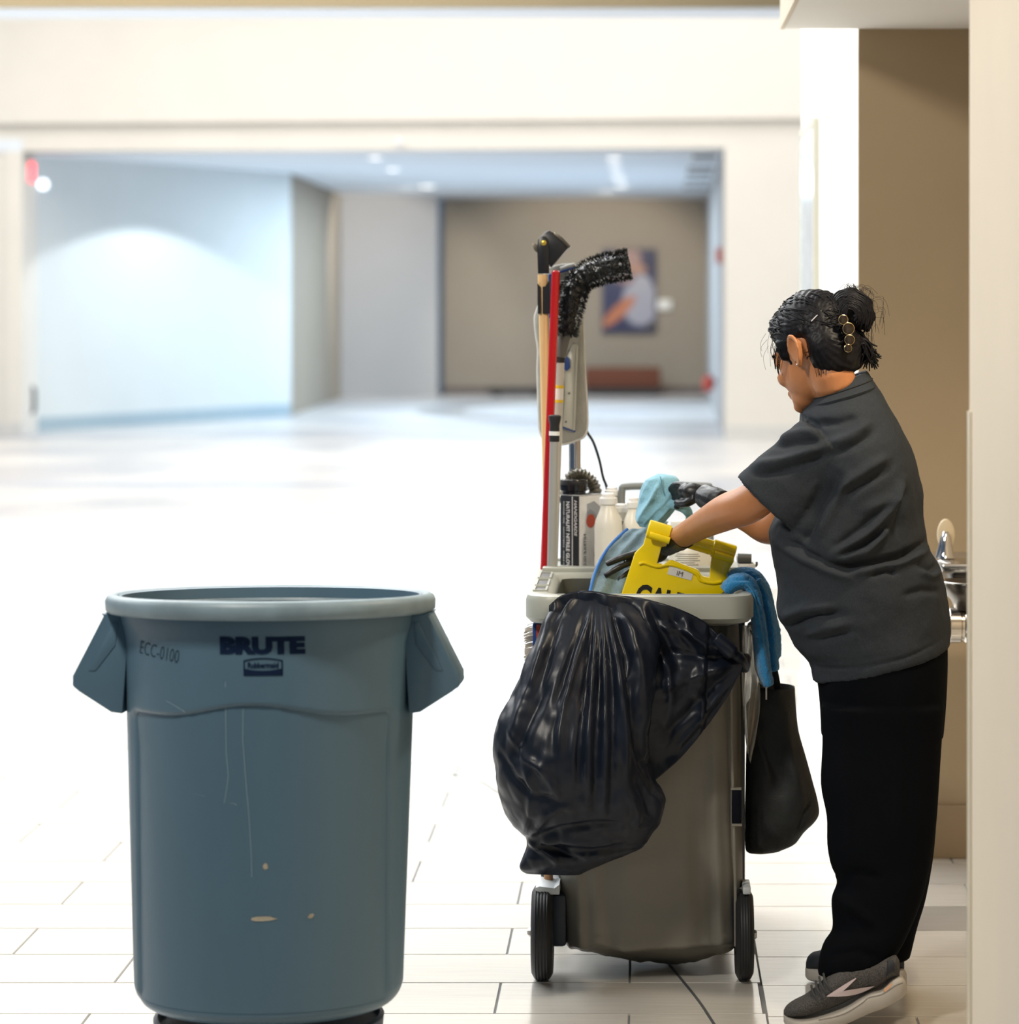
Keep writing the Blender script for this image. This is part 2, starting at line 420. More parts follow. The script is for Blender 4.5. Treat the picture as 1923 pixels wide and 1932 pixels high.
for a, b, ya, yb, g in spec[:300]:
    o = bpy.data.objects.new('tile', TG if g else TM); COL.objects.link(o); o.parent = floor
    o.location = ((a+b)/2, (ya+yb)/2, 0); o.scale = (b-a-GAP, yb-ya-GAP, 1)
rest = cat(*[box(a+GAP/2, b-GAP/2, ya+GAP/2, yb-GAP/2, -.006, 0) for a, b, ya, yb, g in spec[300:]+outer_t])
if rest:
    o = obj('distant_tiles', rest, M_tile, floor, smooth=False); o['kind'] = 'stuff'
# curved expansion joint running under the cart
jp = crv([(.22, 6.1, 0), (.154, 6.62, 0), (.086, 7.06, 0), (-.16, 8.4, 0), (-.5, 9.8, 0), (-.645, 10.1, 0), (-1.1, 10.8, 0)], 8)
gv = [];
for i, p in enumerate(jp):
    t = (jp[min(i+1, len(jp)-1)]-jp[max(i-1, 0)]).normalized(); nn = Vector((-t.y, t.x, 0))*.0035
    gv.append([p-nn+Vector((0, 0, -.002)), p+nn+Vector((0, 0, -.002)), p+nn+Vector((0, 0, .0008)), p-nn+Vector((0, 0, .0008))])
struct('trim_4', loft(gv), mat('dark joint filler', (.06, .065, .07), .6))
# round stone inlay in the recess floor
ring = [[Vector((.9+r*math.cos(t), 44.3+r*1.25*math.sin(t), .003)) for t in np.linspace(0, 2*math.pi, 97)[:-1]] for r in (4.3, 3.6)]
struct('trim_5', loft(ring, False, False), mat('dark stone inlay', (.34, .33, .33), .3, var=.06, vscale=2))
# darker cross band on the hall floor
struct('trim_6', box(-9, 1.6, 25.9, 26.5, .0, .002), mat('blue grey stone band', (.46, .49, .56), .28, var=.08, vscale=1.2))
struct('trim_7', box(-9, OR, 35.6, 36.3, .0, .002), mat('blue grey stone band'  , (.46, .49, .56), .28))

# ------------------------------------------------------------------ background objects
M_glow = mat('lit lamp lens', (1, 1, 1), .4, emit=(1, .97, .92), estr=6)
M_lens = mat('lamp trim ring', (.9, .9, .9), .4)
def downlight(px, py, r, label, grp='recessed ceiling lights beyond the opening'):
    Y = F*(OT-CH)/(CY-py); x = X_(px, Y)
    e = empty('ceiling_light', (x, Y, OT), label, 'light', grp)
    obj('trim_ring', lathe([(r, OT-.012), (r*1.15, OT-.012), (r*1.15, OT), (r, OT)], 20, (x, Y, 0), False), M_lens, e)
    obj('lamp_lens', lathe([(r, OT-.008), (r, OT-.001)], 20, (x, Y, 0)), M_glow, e)
downlight(708, 297, .09, 'recessed ceiling light nearest the opening edge, left of centre')
downlight(742, 319, .10, 'recessed ceiling light in the middle of the left trio')
downlight(806, 351, .14, 'recessed ceiling light, rearmost of the left trio and brightest')
downlight(440, 352, .07, 'small recessed ceiling light above the pale blue wall')
downlight(1158, 297, .10, 'front recessed ceiling light of the right row')
downlight(1161, 314, .10, 'second recessed ceiling light of the right row from the opening')
downlight(1167, 333, .12, 'third recessed ceiling light of the right row from the opening')
downlight(1173, 350, .13, 'rearmost recessed ceiling light of the right row')
M_vent = mat('dark vent slot', (.12, .12, .12), .6)
for i, (px, py, wd) in enumerate([(1330, 295, .30), (1323, 316, .36), (1320, 326, .36), (1317, 339, .38), (1313, 353, .40)]):
    Y = F*(OT-CH)/(CY-py); x = X_(px, Y)
    e = empty('ceiling_vent', (x, Y, OT), ['foremost slotted ceiling vent by the recess right wall', 'second slotted ceiling vent from the opening', 'third slotted ceiling vent from the opening', 'fourth slotted ceiling vent from the opening', 'rearmost slotted ceiling vent above the brown wall'][i], 'vent', 'ceiling vents')
    L_ = .62 if i == 0 else .5
    obj('frame', cat(box(x-wd/2-.03, x+wd/2+.03, Y-L_-.03, Y-L_, OT-.012, OT), box(x-wd/2-.03, x+wd/2+.03, Y+L_, Y+L_+.03, OT-.012, OT), box(x-wd/2-.03, x-wd/2, Y-L_, Y+L_, OT-.012, OT), box(x+wd/2, x+wd/2+.03, Y-L_, Y+L_, OT-.012, OT)), M_lens, e, smooth=False)
    for q in range(4): obj('slat', box(x-wd/2, x+wd/2, Y-L_+.02+q*L_/2, Y-L_-.02+(q+1)*L_/2, OT-.008, OT-.002), M_vent, e, smooth=False)
# exit sign on the left reveal
def rev(py, px):  # a point on the reveal surface seen at this pixel column
    A = Vector(wl(OL)); B = Vector(a0); best = None
    for i in range(101):
        q = A.lerp(B, i/100); d = abs(q.x*F/q.y+CX-px)
        if best is None or d < best[0]: best = (d, q)
    q = best[1]; return Vector((q.x, q.y, Z_(py, q.y)))
c = rev(325, 52); e = empty('exit_sign', c, 'small glowing red exit sign on the left reveal of the opening', 'sign')
obj('housing', box(c.x-.0, c.x+.05, c.y-.16, c.y+.16, c.z-.14, c.z+.14, .006), mat('white plastic housing', (.8, .8, .8), .4), e)
tv = text2d('EXIT', .16, .004)
tv = fit2d(tv, .26, .17)
obj('lettering', ([Vector((c.x+.053, c.y+p.x, c.z+p.y)) for p in tv[0]], tv[1]), mat('red lit letters', (1, .05, .05), .5, emit=(1, .04, .06), estr=7), e, smooth=False)
obj('face_plate', box(c.x+.048, c.x+.052, c.y-.15, c.y+.15, c.z-.13, c.z+.13), mat('red lit panel', (1, .05, .05), .5, emit=(1, .03, .05), estr=1.6), e, smooth=False)
c = rev(348, 66); e = empty('wall_lamp', c, 'small round white lamp on the reveal below the red exit sign', 'lamp')
obj('bracket', box(c.x, c.x+.05, c.y-.03, c.y+.03, c.z-.03, c.z+.03, .005), M_lens, e)
obj('lamp_head', ell((c.x+.1, c.y, c.z), (.06, .06, .06)), mat('blue white lamp', (.9, .95, 1), .4, emit=(.8, .9, 1), estr=3), e)
c = rev(755, 56); e = empty('door_holder', c, 'black vertical door pull low on the left reveal', 'handle')
obj('grip', tube(crv([(c.x+.005, c.y, c.z-.16), (c.x+.05, c.y, c.z-.13), (c.x+.055, c.y, c.z), (c.x+.05, c.y, c.z+.13), (c.x+.005, c.y, c.z+.16)], 4), .025, 8), mat('black handle', (.02, .03, .04), .4), e)
obj('back_plate', box(c.x, c.x+.008, c.y-.05, c.y+.05, c.z-.2, c.z+.2), mat('black handle', (.02, .03, .04), .4), e, smooth=False)
# bench and dark low bench
Yb = 51.0
e = empty('bench', P(1174, 738, Yb), 'upholstered rust brown bench below the framed picture', 'bench')
bx0, bx1 = X_(1103, Yb), X_(1246, Yb)
obj('cushion', box(bx0, bx1, Yb, Yb+.55, .14, Z_(694, Yb), .03), mat('rust brown upholstery', (.13, .042, .022), .85, var=.06), e)
obj('plinth', box(bx0+.05, bx1-.05, Yb+.04, Yb+.5, 0, .14), mat('black plinth', (.02, .02, .02), .5), e, smooth=False)
for q in (-1, 1): obj('seam', box((bx0+bx1)/2+q*.33-.006, (bx0+bx1)/2+q*.33+.006, Yb-.002, Yb+.01, .16, .40), mat('dark seam', (.12, .05, .03), .8), e, smooth=False)
e = empty('low_platform', P(970, 740, 50.9), 'low black platform on the floor left of the rust bench', 'platform')
obj('deck', box(X_(920, 50.9), X_(1030, 50.9), 50.9, 51.5, .05, .13, .01), mat('black laminate', (.015, .015, .018), .4), e)
for q in (930, 1005): obj('foot', box(X_(q, 50.9), X_(q, 50.9)+.12, 51.0, 51.4, 0, .05), mat('black plinth', (.02, .02, .02), .5), e, smooth=False)
# picture
def picture_mat():
    m = bpy.data.materials.new('printed portrait'); m.use_nodes = True; nt = m.node_tree; b = nt.nodes['Principled BSDF']; b.inputs['Roughness'].default_value = .4
    tc = nt.nodes.new('ShaderNodeTexCoord'); last = None
    def blob(cx, cz, rx, rz, col, rot=0, prev=None):
        mp = nt.nodes.new('ShaderNodeMapping'); mp.vector_type = 'TEXTURE'; mp.inputs['Location'].default_value = (cx, 0, cz); mp.inputs['Rotation'].default_value = (0, rot, 0); mp.inputs['Scale'].default_value = (rx, 50, rz)
        nt.links.new(tc.outputs['Object'], mp.inputs[0])
        ln = nt.nodes.new('ShaderNodeVectorMath'); ln.operation = 'LENGTH'; nt.links.new(mp.outputs[0], ln.inputs[0])
        mr = nt.nodes.new('ShaderNodeMapRange'); mr.inputs[1].default_value = 1.08; mr.inputs[2].default_value = .85; nt.links.new(ln.outputs['Value'], mr.inputs[0])
        mx = nt.nodes.new('ShaderNodeMix'); mx.data_type = 'RGBA'; nt.links.new(mr.outputs[0], mx.inputs[0])
        if prev is None: mx.inputs[6].default_value = (.022, .022, .075, 1)
        else: nt.links.new(prev, mx.inputs[6])
        mx.inputs[7].default_value = (*[q_*.75 for q_ in col], 1); return mx.outputs[2]
    for a in [(.28, .53, .22, .25, (.015, .015, .07)), (-.05, .3, .30, .18, (.10, .08, .12)), (-.02, .56, .24, .24, (.42, .25, .22)), (.12, .38, .20, .10, (.50, .27, .19)),
              (-.28, .30, .2, .12, (.38, .26, .27)), (.2, -.2, .34, .42, (.46, .46, .55)), (.22, .15, .17, .14, (.48, .48, .55)), (-.30, -.05, .20, .18, (.02, .025, .10)), (-.18, -.36, .40, .11, (.62, .21, .09), -.75), (-.05, .18, .16, .06, (.36, .20, .20)), (.40, -.62, .10, .08, (.08, .07, .07))]:
        last = blob(*a, prev=last)
    nt.links.new(last, b.inputs['Base Color']); return m
Yp = 51.96
c = P(1187, 549, Yp)
e = empty('picture', (c.x, Yp, c.z), 'large dark blue framed photo print hanging on the taupe wall', 'picture')
hw, hh = 51*Yp/F, 79*Yp/F
pm = obj('print', box(-hw+.02, hw-.02, -.035, -.03, -hh+.02, hh-.02), picture_mat(), e, smooth=False, local=True)
obj('frame', cat(box(-hw, hw, -.04, .03, hh-.02, hh), box(-hw, hw, -.04, .03, -hh, -hh+.02), box(-hw, -hw+.02, -.04, .03, -hh+.02, hh-.02), box(hw-.02, hw, -.04, .03, -hh+.02, hh-.02)), mat('dark blue frame', (.05, .05, .09), .5), e, smooth=False, local=True)
obj('backing', box(-hw+.02, hw-.02, -.03, .03, -hh+.02, hh-.02), mat('dark blue frame', (.05, .05, .09), .5), e, smooth=False, local=True)
c = P(1254, 575, Yp)
thing1('wall_plaque', cat(box(c.x-.12, c.x+.12, Yp-.02, Yp+.04, c.z-.085, c.z+.085, .008), box(c.x-.10, c.x+.10, Yp-.024, Yp-.018, c.z-.065, c.z+.065)), mat('white plaque', (.85, .85, .82), .4), 'small white plaque on the wall right of the picture', 'plaque')
# red things on the right recess wall
for px, py, hgt, nm, lab in ((1350, 722, .24, 'fire_extinguisher', 'small red fire extinguisher low on the recess right wall'), (1363, 482, .2, 'fire_alarm', 'tiny red fire alarm box high on the recess right wall')):
    t = (px-1333)/(1367-1333); A = Vector((X_(1333, 52), 52)); B = Vector((OR, YR)); best = None
    for i in range(201):
        q = A.lerp(B, i/200); d = abs(q.x*F/q.y+CX-px)
        if best is None or d < best[0]: best = (d, q)
    q = best[1]; z = Z_(py, q.y); x = q.x-.1
    e = empty(nm, (x, q.y, z-hgt/2), lab, 'alarm' if 'alarm' in nm else 'extinguisher')
    mr_ = mat('red enamel', (.45, .05, .03), .4)
    if 'ext' in nm:
        obj('cylinder', lathe([(.01, z-hgt/2), (.075, z-hgt/2+.01), (.08, z-hgt/2+.03), (.08, z+hgt*.25), (.05, z+hgt*.4), (.02, z+hgt*.42)], 16, (x, q.y, 0)), mr_, e)
        obj('valve', cat(lathe([(.02, z+hgt*.42), (.025, z+hgt*.55)], 10, (x, q.y, 0)), box(x-.06, x+.02, q.y-.015, q.y+.015, z+hgt*.52, z+hgt*.57)), M_vent, e)
        obj('hanger', box(x+.05, x+.13, q.y-.02, q.y+.02, z-.02, z+.06), M_vent, e, smooth=False)
    else:
        obj('body', box(x+.03, x+.14, q.y-.07, q.y+.07, z-hgt/2, z+hgt/2, .01), mr_, e)
        obj('strobe', box(x+.0, x+.03, q.y-.03, q.y+.03, z-.05, z+.05, .006), M_lens, e)
# notice panel on the white side wall
def yat(px): return XC*F/(px-CX)
ya, yb = yat(1546), yat(1519)
e = empty('wall_panel', (XC, (ya+yb)/2, .5), 'tall narrow pale glass directory panel on the white side wall', 'panel')
obj('glass_sheet', box(XC-.018, XC-.008, ya+.01, yb-.01, .5, Z_(228, ya)-.01), mat('pale etched glass', (.74, .80, .86), .12, var=.10, vscale=5, stretch=(1, .4, 3)), e, smooth=False)
obj('frame', cat(box(XC-.022, XC, ya-.012, ya+.01, .5, Z_(222, ya)), box(XC-.022, XC, yb-.01, yb+.012, .5, Z_(222, ya)), box(XC-.022, XC, ya, yb, Z_(222, ya)-.02, Z_(222, ya))), mat('champagne frame', (.62, .60, .50), .35), e, smooth=False)
# smoke detector bead on the white wall above the opening
c = P(753, 268, 35.25)
thing1('motion_sensor', ell((c.x, 35.3, c.z), (.05, .06, .05), None, 14, 8), mat('white sensor', (.95, .95, 1), .3), 'tiny white sensor above the middle of the wide opening', 'sensor')

# ------------------------------------------------------------------ drinking fountain in the alcove
M_steel = mat('brushed stainless steel', (.55, .53, .50), .22, 1, var=.05, vscale=20, stretch=(1, 1, 12))
M_steeld = mat('dark stainless steel', (.22, .20, .18), .3, 1)
Yf = 7.95
e = empty('drinking_fountain', (1.0, Yf, .4), 'stainless steel wall drinking fountain, upper spout unit behind her back', 'fountain')
xl = X_(1766, Yf)
obj('top_tray', cat(box(xl, 1.35, Yf-.16, Yf+.22, Z_(1071, Yf), Z_(1054, Yf), .008)), M_steel, e)
obj('apron', box(xl+.03, 1.35, Yf-.12, Yf+.18, Z_(1098, Yf), Z_(1071, Yf), .01), M_steeld, e)
c = P(1783, 1052, Yf)
obj('bubbler', loft([sring(c+Vector((dx, 0, dz)), (a, 0, 0), (0, b_, 0), 20) for dx, dz, a, b_ in ((0, 0, .026, .03), (0, .008, .024, .026), (.001, .03, .019, .022), (.002, .055, .014, .018), (.002, .07, .008, .01))]), mat('polished chrome', (.8, .8, .82), .06, 1), e)
g = P(1785, 1008, Yf+.03)
obj('mouth_guard', loft([sring(g+Vector((0, dy, 0)), (.024*k_, 0, 0), (0, 0, .042*k_), 24) for dy, k_ in ((-.012, .7), (-.009, .95), (0, 1), (.009, .95), (.012, .7))]), mat('beige rubber guard', (.62, .52, .36), .35), e)
Yg = 7.62
e = empty('drinking_fountain', (1.0, Yg, .3), 'lower stainless steel fountain bowl with waste pipe beneath the spout unit', 'fountain')
cb = Vector((X_(1838, Yg), Yg, 0)); zr = Z_(1098, Yg)
obj('bowl', lathe([(.02, zr-.075), (.05, zr-.07), (.06, zr-.045), (.075, zr-.03), (.085, zr-.008), (.085, zr), (.08, zr+.003), (.072, zr-.004), (.03, zr-.012), (.005, zr-.014)], 40, cb), M_steeld, e)
obj('rim', lathe([(.083, zr-.002), (.087, zr-.002), (.088, zr+.002), (.084, zr+.004)], 40, cb, False), M_steel, e)
zc = Z_(1179, Yg); rr = 34*Yg/F
x0 = X_(1789, Yg)
obj('waste_pipe', xf(lathe([(rr*.9, 0), (rr, .004), (rr, .03), (rr*.92, .034), (rr*.92, .04), (rr*1.02, .045), (rr*1.02, .06), (rr*.95, .064), (rr*.95, .6)], 28), Matrix.Translation((x0, Yg, zc)) @ Matrix.Rotation(math.pi/2, 4, 'Y')), mat('polished nickel', (.66, .62, .56), .16, 1), e)
obj('wall_arm', box(1.1, 1.35, Yg-.05, Yg+.05, zr-.12, zr-.02, .01), M_steeld, e)

# ------------------------------------------------------------------ grey wheeled trash can
M_can = mat('blue grey polyethylene', (.078, .143, .196), .42, var=.07, vscale=5, bump=.10, bscale=90, stretch=(1, 1, .25))
M_print = mat('navy print', (.006, .016, .045), .8, spec=.1)
Yc = 6.08; cx = X_(508, Yc); zb = .172; H = .838
can = empty('trash_can', (cx, Yc, zb), 'round blue grey plastic trash can with side handles and navy lettering', 'trash can')
can.rotation_euler = (math.radians(-2.6), 0, 0)
NA, NZ = 240, 150
def rad(z): return lerp(.272, .300, z/H)+.010*sm(H-.10, H-.03, z)
def wave(x): return H-.214+.012*np.cos(np.clip(x/.19, -1, 1)*math.pi)
rings = []
for i in range(NZ+1):
    z = H*i/NZ if i > 12 else None
    if z is None:
        t = i/13*math.pi/2; z = .055*(1-math.cos(t))*.0+ (.055-.055*math.cos(t)); r0 = rad(.055)-.055*(1-math.sin(t))
        z = .055*(1-math.cos(t)) if False else .055-.055*math.cos(t)
    else: r0 = rad(z)
    ring = []
    for j in range(NA):
        a = 2*math.pi*j/NA; x, y = r0*math.cos(a), r0*math.sin(a)
        pm_ = sm(.262, .250, abs(x))*sm(wave(x)+.002, wave(x)-.009, z)*sm(.012, .05, z)
        gm = sm(.272, .262, abs(x))*sm(.243, .256, abs(x))*sm(wave(x), wave(x)-.02, z)*sm(.02, .06, z)
        r = r0-.017*pm_-.004*gm
        ring.append(Vector((r*math.cos(a), r*math.sin(a), z)))
    rings.append(ring)
for z, d in ((H-.002, .006), (H-.30, .010), (.03, .012)):
    rings.append([Vector(((rad(z)-d)*math.cos(2*math.pi*j/NA), (rad(z)-d)*math.sin(2*math.pi*j/NA), z)) for j in range(NA)])
can_vf = loft(rings)
obj('body', can_vf, M_can, can, local=True, angle=60)
RO = .337
obj('rim', lathe([(.304, H-.034), (RO-.006, H-.036), (RO, H-.030), (RO+.001, H-.012), (RO-.003, H-.003), (RO-.012, H+.002), (RO-.022, H+.001), (RO-.028, H-.006), (.300, H-.03)], 120, (0, 0, 0), False), mat('worn rim plastic', (.20, .27, .31), .45, var=.14, vscale=14, bump=.08, bscale=60), can, local=True, angle=50)
s = F/Yc
def cz(py): return (Z_(py, Yc)-zb)
for sg in (-1, 1):
    def q(px, py): return (sg*abs(px-508)/s, cz(py))
    out = [q(198, 1156), q(204, 1160), q(147, 1272), q(147, 1290), q(158, 1300), q(219, 1339), q(240, 1342), q(252, 1160)]
    # shell: two cheeks, an outer web and a grip bar
    pts = [Vector((x, -.085, z)) for x, z in out]
    obj('handle', prism(pts, Vector((0, .17, 0)), None, .006), M_can, can, local=True, angle=35)
    gx, gz = q(153, 1286)
    obj('grip_bar', tube([Vector((gx-sg*.004, -.078, gz)), Vector((gx-sg*.004, .078, gz))], .012, 12), M_can, can, local=True)
    # moulded recess on the front cheek
    rp = [q(232, 1172), q(222, 1172), q(176, 1262), q(190, 1262), q(226, 1215)]
    pts = [Vector((x, -.087, z)) for x, z in rp]
    obj('cheek_rib', prism(pts, Vector((0, .004, 0)), None, .001), M_can, can, local=True)
tree = bvh(can_vf)
def canprint(vf, px, py, rot=0, off=.0012):
    k = .29; sc = F/(Yc-k)
    x0 = (px-CX)/sc-cx; z0 = CH-(py-CY)/sc-zb-.013
    R = Matrix.Rotation(rot, 2)
    return drape_y(([Vector((x0+(R @ p.xy).x, 0, z0+(R @ p.xy).y)) for p in vf[0]], vf[1]), tree, off, -1)
S2 = F/(Yc-.29)
obj('brand_lettering', canprint(fit2d(text2d('BRUTE', .06, .0042), 161/S2, 34/S2), 491, 1221), M_print, can, smooth=False, local=True)
def rr2(w_, h_, bulge, n=10):
    top = [Vector((lerp(-w_/2, w_/2, i/n), h_/2+bulge*(1-(2*i/n-1)**2), 0)) for i in range(n+1)]
    bot = [Vector((lerp(w_/2, -w_/2, i/n), -h_/2, 0)) for i in range(n+1)]
    return top+bot
def face2d(pts): return pts, [tuple(range(len(pts)))]
def strip2d(a, b): n = len(a); return a+b, [(i, i+1, n+i+1, n+i) for i in range(n-1)]
W_, n = 74/S2, 14
xs = [lerp(-.5, .5, i/n) for i in range(n+1)]
def par(h0, bl, sc=1): return [Vector((x*W_*sc, (h0+bl*(1-(2*x)**2))/S2, 0)) for x in xs]
obj('brand_badge', canprint(cat(strip2d(par(12, 5), par(9.5, 5)), strip2d(par(-3, -4.5), par(-17, 0)), strip2d([Vector((-W_/2, -17/S2, 0)), Vector((-W_/2, 12/S2, 0))], [Vector((-W_/2+2.5/S2, -17/S2, 0)), Vector((-W_/2+2.5/S2, 12/S2, 0))]), strip2d([Vector((W_/2, -17/S2, 0)), Vector((W_/2, 12/S2, 0))], [Vector((W_/2-2.5/S2, -17/S2, 0)), Vector((W_/2-2.5/S2, 12/S2, 0))])), 493, 1261), M_print, can, smooth=False, local=True)
obj('brand_lettering', canprint(fit2d(text2d('Rubbermaid', .02, .0006), 58/S2, 11/S2), 493, 1258), M_print, can, smooth=False, local=True)
obj('handwriting', canprint(fit2d(text2d('ECC-0100', .03, -.0004), 88/S2, 25/S2), 284, 1238, math.radians(-9)), mat('faded marker ink', (.022, .038, .052), .8, spec=.1), can, smooth=False, local=True)
M_scuff = mat('tan scuff', (.42, .37, .28), .7, var=.2, vscale=60); M_scr = mat('pale scratch', (.24, .34, .38), .5)
def blob2d(w_, h_, seed):
    random.seed(seed); return face2d([Vector((w_/2*math.cos(t)*random.uniform(.7, 1), h_/2*math.sin(t)*random.uniform(.7, 1), 0)) for t in np.linspace(0, 2*math.pi, 13)[:-1]])
for px, py, w_, h_, r_, sd in ((497, 1640, 11, 15, .2, 1), (493, 1739, 56, 11, 0, 2), (581, 1737, 14, 9, .6, 3)):
    obj('scuff_mark', canprint(blob2d(w_/S2, h_/S2, sd), px, py, r_), M_scuff, can, smooth=False, local=True)
def scratch(pts, w_=1.2):
    a = []; b_ = []
    for x, y in pts: a.append(Vector(((x-w_/2-500)/S2, -(y-1400)/S2, 0))); b_.append(Vector(((x+w_/2-500)/S2, -(y-1400)/S2, 0)))
    return strip2d(a, b_)
obj('scratch', canprint(scratch([(421, 1290), (421, 1340), (422, 1430), (426, 1470), (420, 1510), (418, 1520)]), 500, 1400), M_scr, can, smooth=False, local=True)
obj('scratch', canprint(scratch([(455, 1340), (454, 1400), (459, 1470), (466, 1550), (470, 1620), (471, 1660)]), 500, 1400), M_scr, can, smooth=False, local=True)
obj('scratch', canprint(scratch([(323, 1503), (370, 1507), (440, 1522), (441, 1524)], 2), 500, 1400), M_scr, can, smooth=False, local=True)
obj('scratch', canprint(scratch([(300, 1330), (318, 1338), (338, 1348), (339, 1350)], 3), 500, 1400), M_scr, can, smooth=False, local=True)
# dolly
M_dolly = mat('dark blue dolly plastic', (.02, .035, .06), .5)
d = empty('trash_can_dolly', (cx, Yc, 0), 'dark round wheeled dolly under the blue grey trash can', 'dolly')
obj('platform', lathe([(.05, .115), (.22, .112), (.232, .12), (.235, .150), (.226, .154), (.22, .140), (.05, .138)], 64, (cx, Yc, 0)), M_dolly, d)
for k in range(5):
    a = math.pi/2+.3+2*math.pi*k/5; x, y = cx+.17*math.cos(a), Yc+.17*math.sin(a)
    w_ = obj('caster', xf(lathe([(.012, -.016), (.036, -.016), (.04, -.01), (.04, .01), (.036, .016), (.012, .016)], 20), Matrix.Translation((x, y, .04)) @ Matrix.Rotation(math.pi/2, 4, 'X')), mat('black rubber', (.012, .013, .015), .55), d)
    obj('fork', cat(box(x-.012, x+.012, y-.024, y-.018, .03, .115), box(x-.012, x+.012, y+.018, y+.024, .03, .115), box(x-.02, x+.02, y-.024, y+.024, .095, .116)), M_steeld, w_, smooth=False)

# ------------------------------------------------------------------ janitor cart
M_cart = mat('light grey cart plastic', (.37, .38, .335), .38, var=.05, vscale=6, bump=.05, bscale=80)
M_cartd = mat('dark grey cart frame', (.085, .09, .092), .5, var=.05)
M_rub = mat('black rubber', (.012, .013, .015), .55)
Yq = 6.95; xa, xb = X_(990, Yq), X_(1424, Yq); zt = Z_(1124, Yq); zl = Z_(1178, Yq); Ye = 7.93
cart = empty('janitor_cart', ((xa+xb)/2, 7.45, 0), 'light grey plastic janitor cart with grey vinyl bag and black wheels', 'cart')
def rrect(x0, x1, y0, y1, r, z, n=8):
    out = []
    for cx_, cy_, a0_ in ((x1-r, y0+r, -90), (x1-r, y1-r, 0), (x0+r, y1-r, 90), (x0+r, y0+r, 180)):
        for i in range(n+1):
            a = math.radians(a0_+90*i/n); out.append(Vector((cx_+r*math.cos(a), cy_+r*math.sin(a), z)))
    return out
xm0, xm1 = xa+.068, xb-.045; ym0, ym1 = Yq+.055, 7.52
rg = [rrect(xa+.012, xb-.012, Yq+.012, Ye-.01, .06, zl), rrect(xa, xb, Yq, Ye, .07, zl+.012), rrect(xa, xb, Yq, Ye, .07, zt-.014), rrect(xa+.005, xb-.005, Yq+.005, Ye-.005, .066, zt-.003), rrect(xa+.014, xb-.014, Yq+.014, Ye-.014, .06, zt),
      rrect(xm0-.02, xm1+.02, ym0-.018, ym1+.02, .05, zt), rrect(xm0-.012, xm1+.012, ym0-.012, ym1+.012, .045, zt-.004), rrect(xm0, xm1, ym0, ym1, .04, zt-.02), rrect(xm0+.004, xm1-.004, ym0+.004, ym1-.004, .04, zl-.01), rrect(xa+.012, xb-.012, Yq+.012, Ye-.01, .06, zl)]
obj('top_frame', loft(rg, False, False), M_cart, cart, angle=35)
obj('front_groove', box(xa+.075, xb-.06, Yq+.018, Yq+.026, zt-.002, zt+.0022, .001), mat('painted groove shade plastic', (.33, .34, .31), .5), cart)  # thin raised strip; the groove's shade is put into its darker colour
for (u0, u1) in ((7.06, 7.15), (7.19, 7.33), (7.38, 7.52)):
    obj('slot', cat(box(xa+.020, xa+.044, u0, u1, zt-.0015, zt+.0006, 0)), M_cartd, cart, smooth=False)
    obj('slot_rim', cat(box(xa+.015, xa+.020, u0-.006, u1+.006, zt-.001, zt+.004), box(xa+.044, xa+.049, u0-.006, u1+.006, zt-.001, zt+.004), box(xa+.02, xa+.044, u0-.006, u0, zt-.001, zt+.004), box(xa+.02, xa+.044, u1, u1+.006, zt-.001, zt+.004)), M_cart, cart, smooth=False)
obj('tool_hole', lathe([(.022, zt+.0005), (.022, zt+.001)], 20, (X_(1080, 7.64), 7.64, 0)), M_cartd, cart, smooth=False)
# tray behind the bag opening, lower body, posts and base
obj('tray_lip', box(xa+.02, xb-.02, 7.56, 7.60, zt-.01, zt+.012, .004), M_cart, cart)
obj('tray_lip', box(xa+.02, xb-.02, 7.88, 7.92, zt-.05, zt+.008, .004), M_cart, cart)
obj('tray_floor', box(xa+.02, xb-.02, 7.60, 7.90, zt-.052, zt-.04), M_cart, cart, smooth=False)
obj('cabinet', box(xa+.04, xb-.04, 7.60, 7.90, .16, zl+.005, .012), M_cart, cart)
obj('base_platform', box(xa+.03, xb-.03, 7.49, 7.92, .105, .15, .015), M_cartd, cart)
for x in (xa+.045, xb-.03):
    obj('post', box(x-.014, x+.014, 7.14, 7.18, .14, zl+.005, .006), M_cartd, cart)
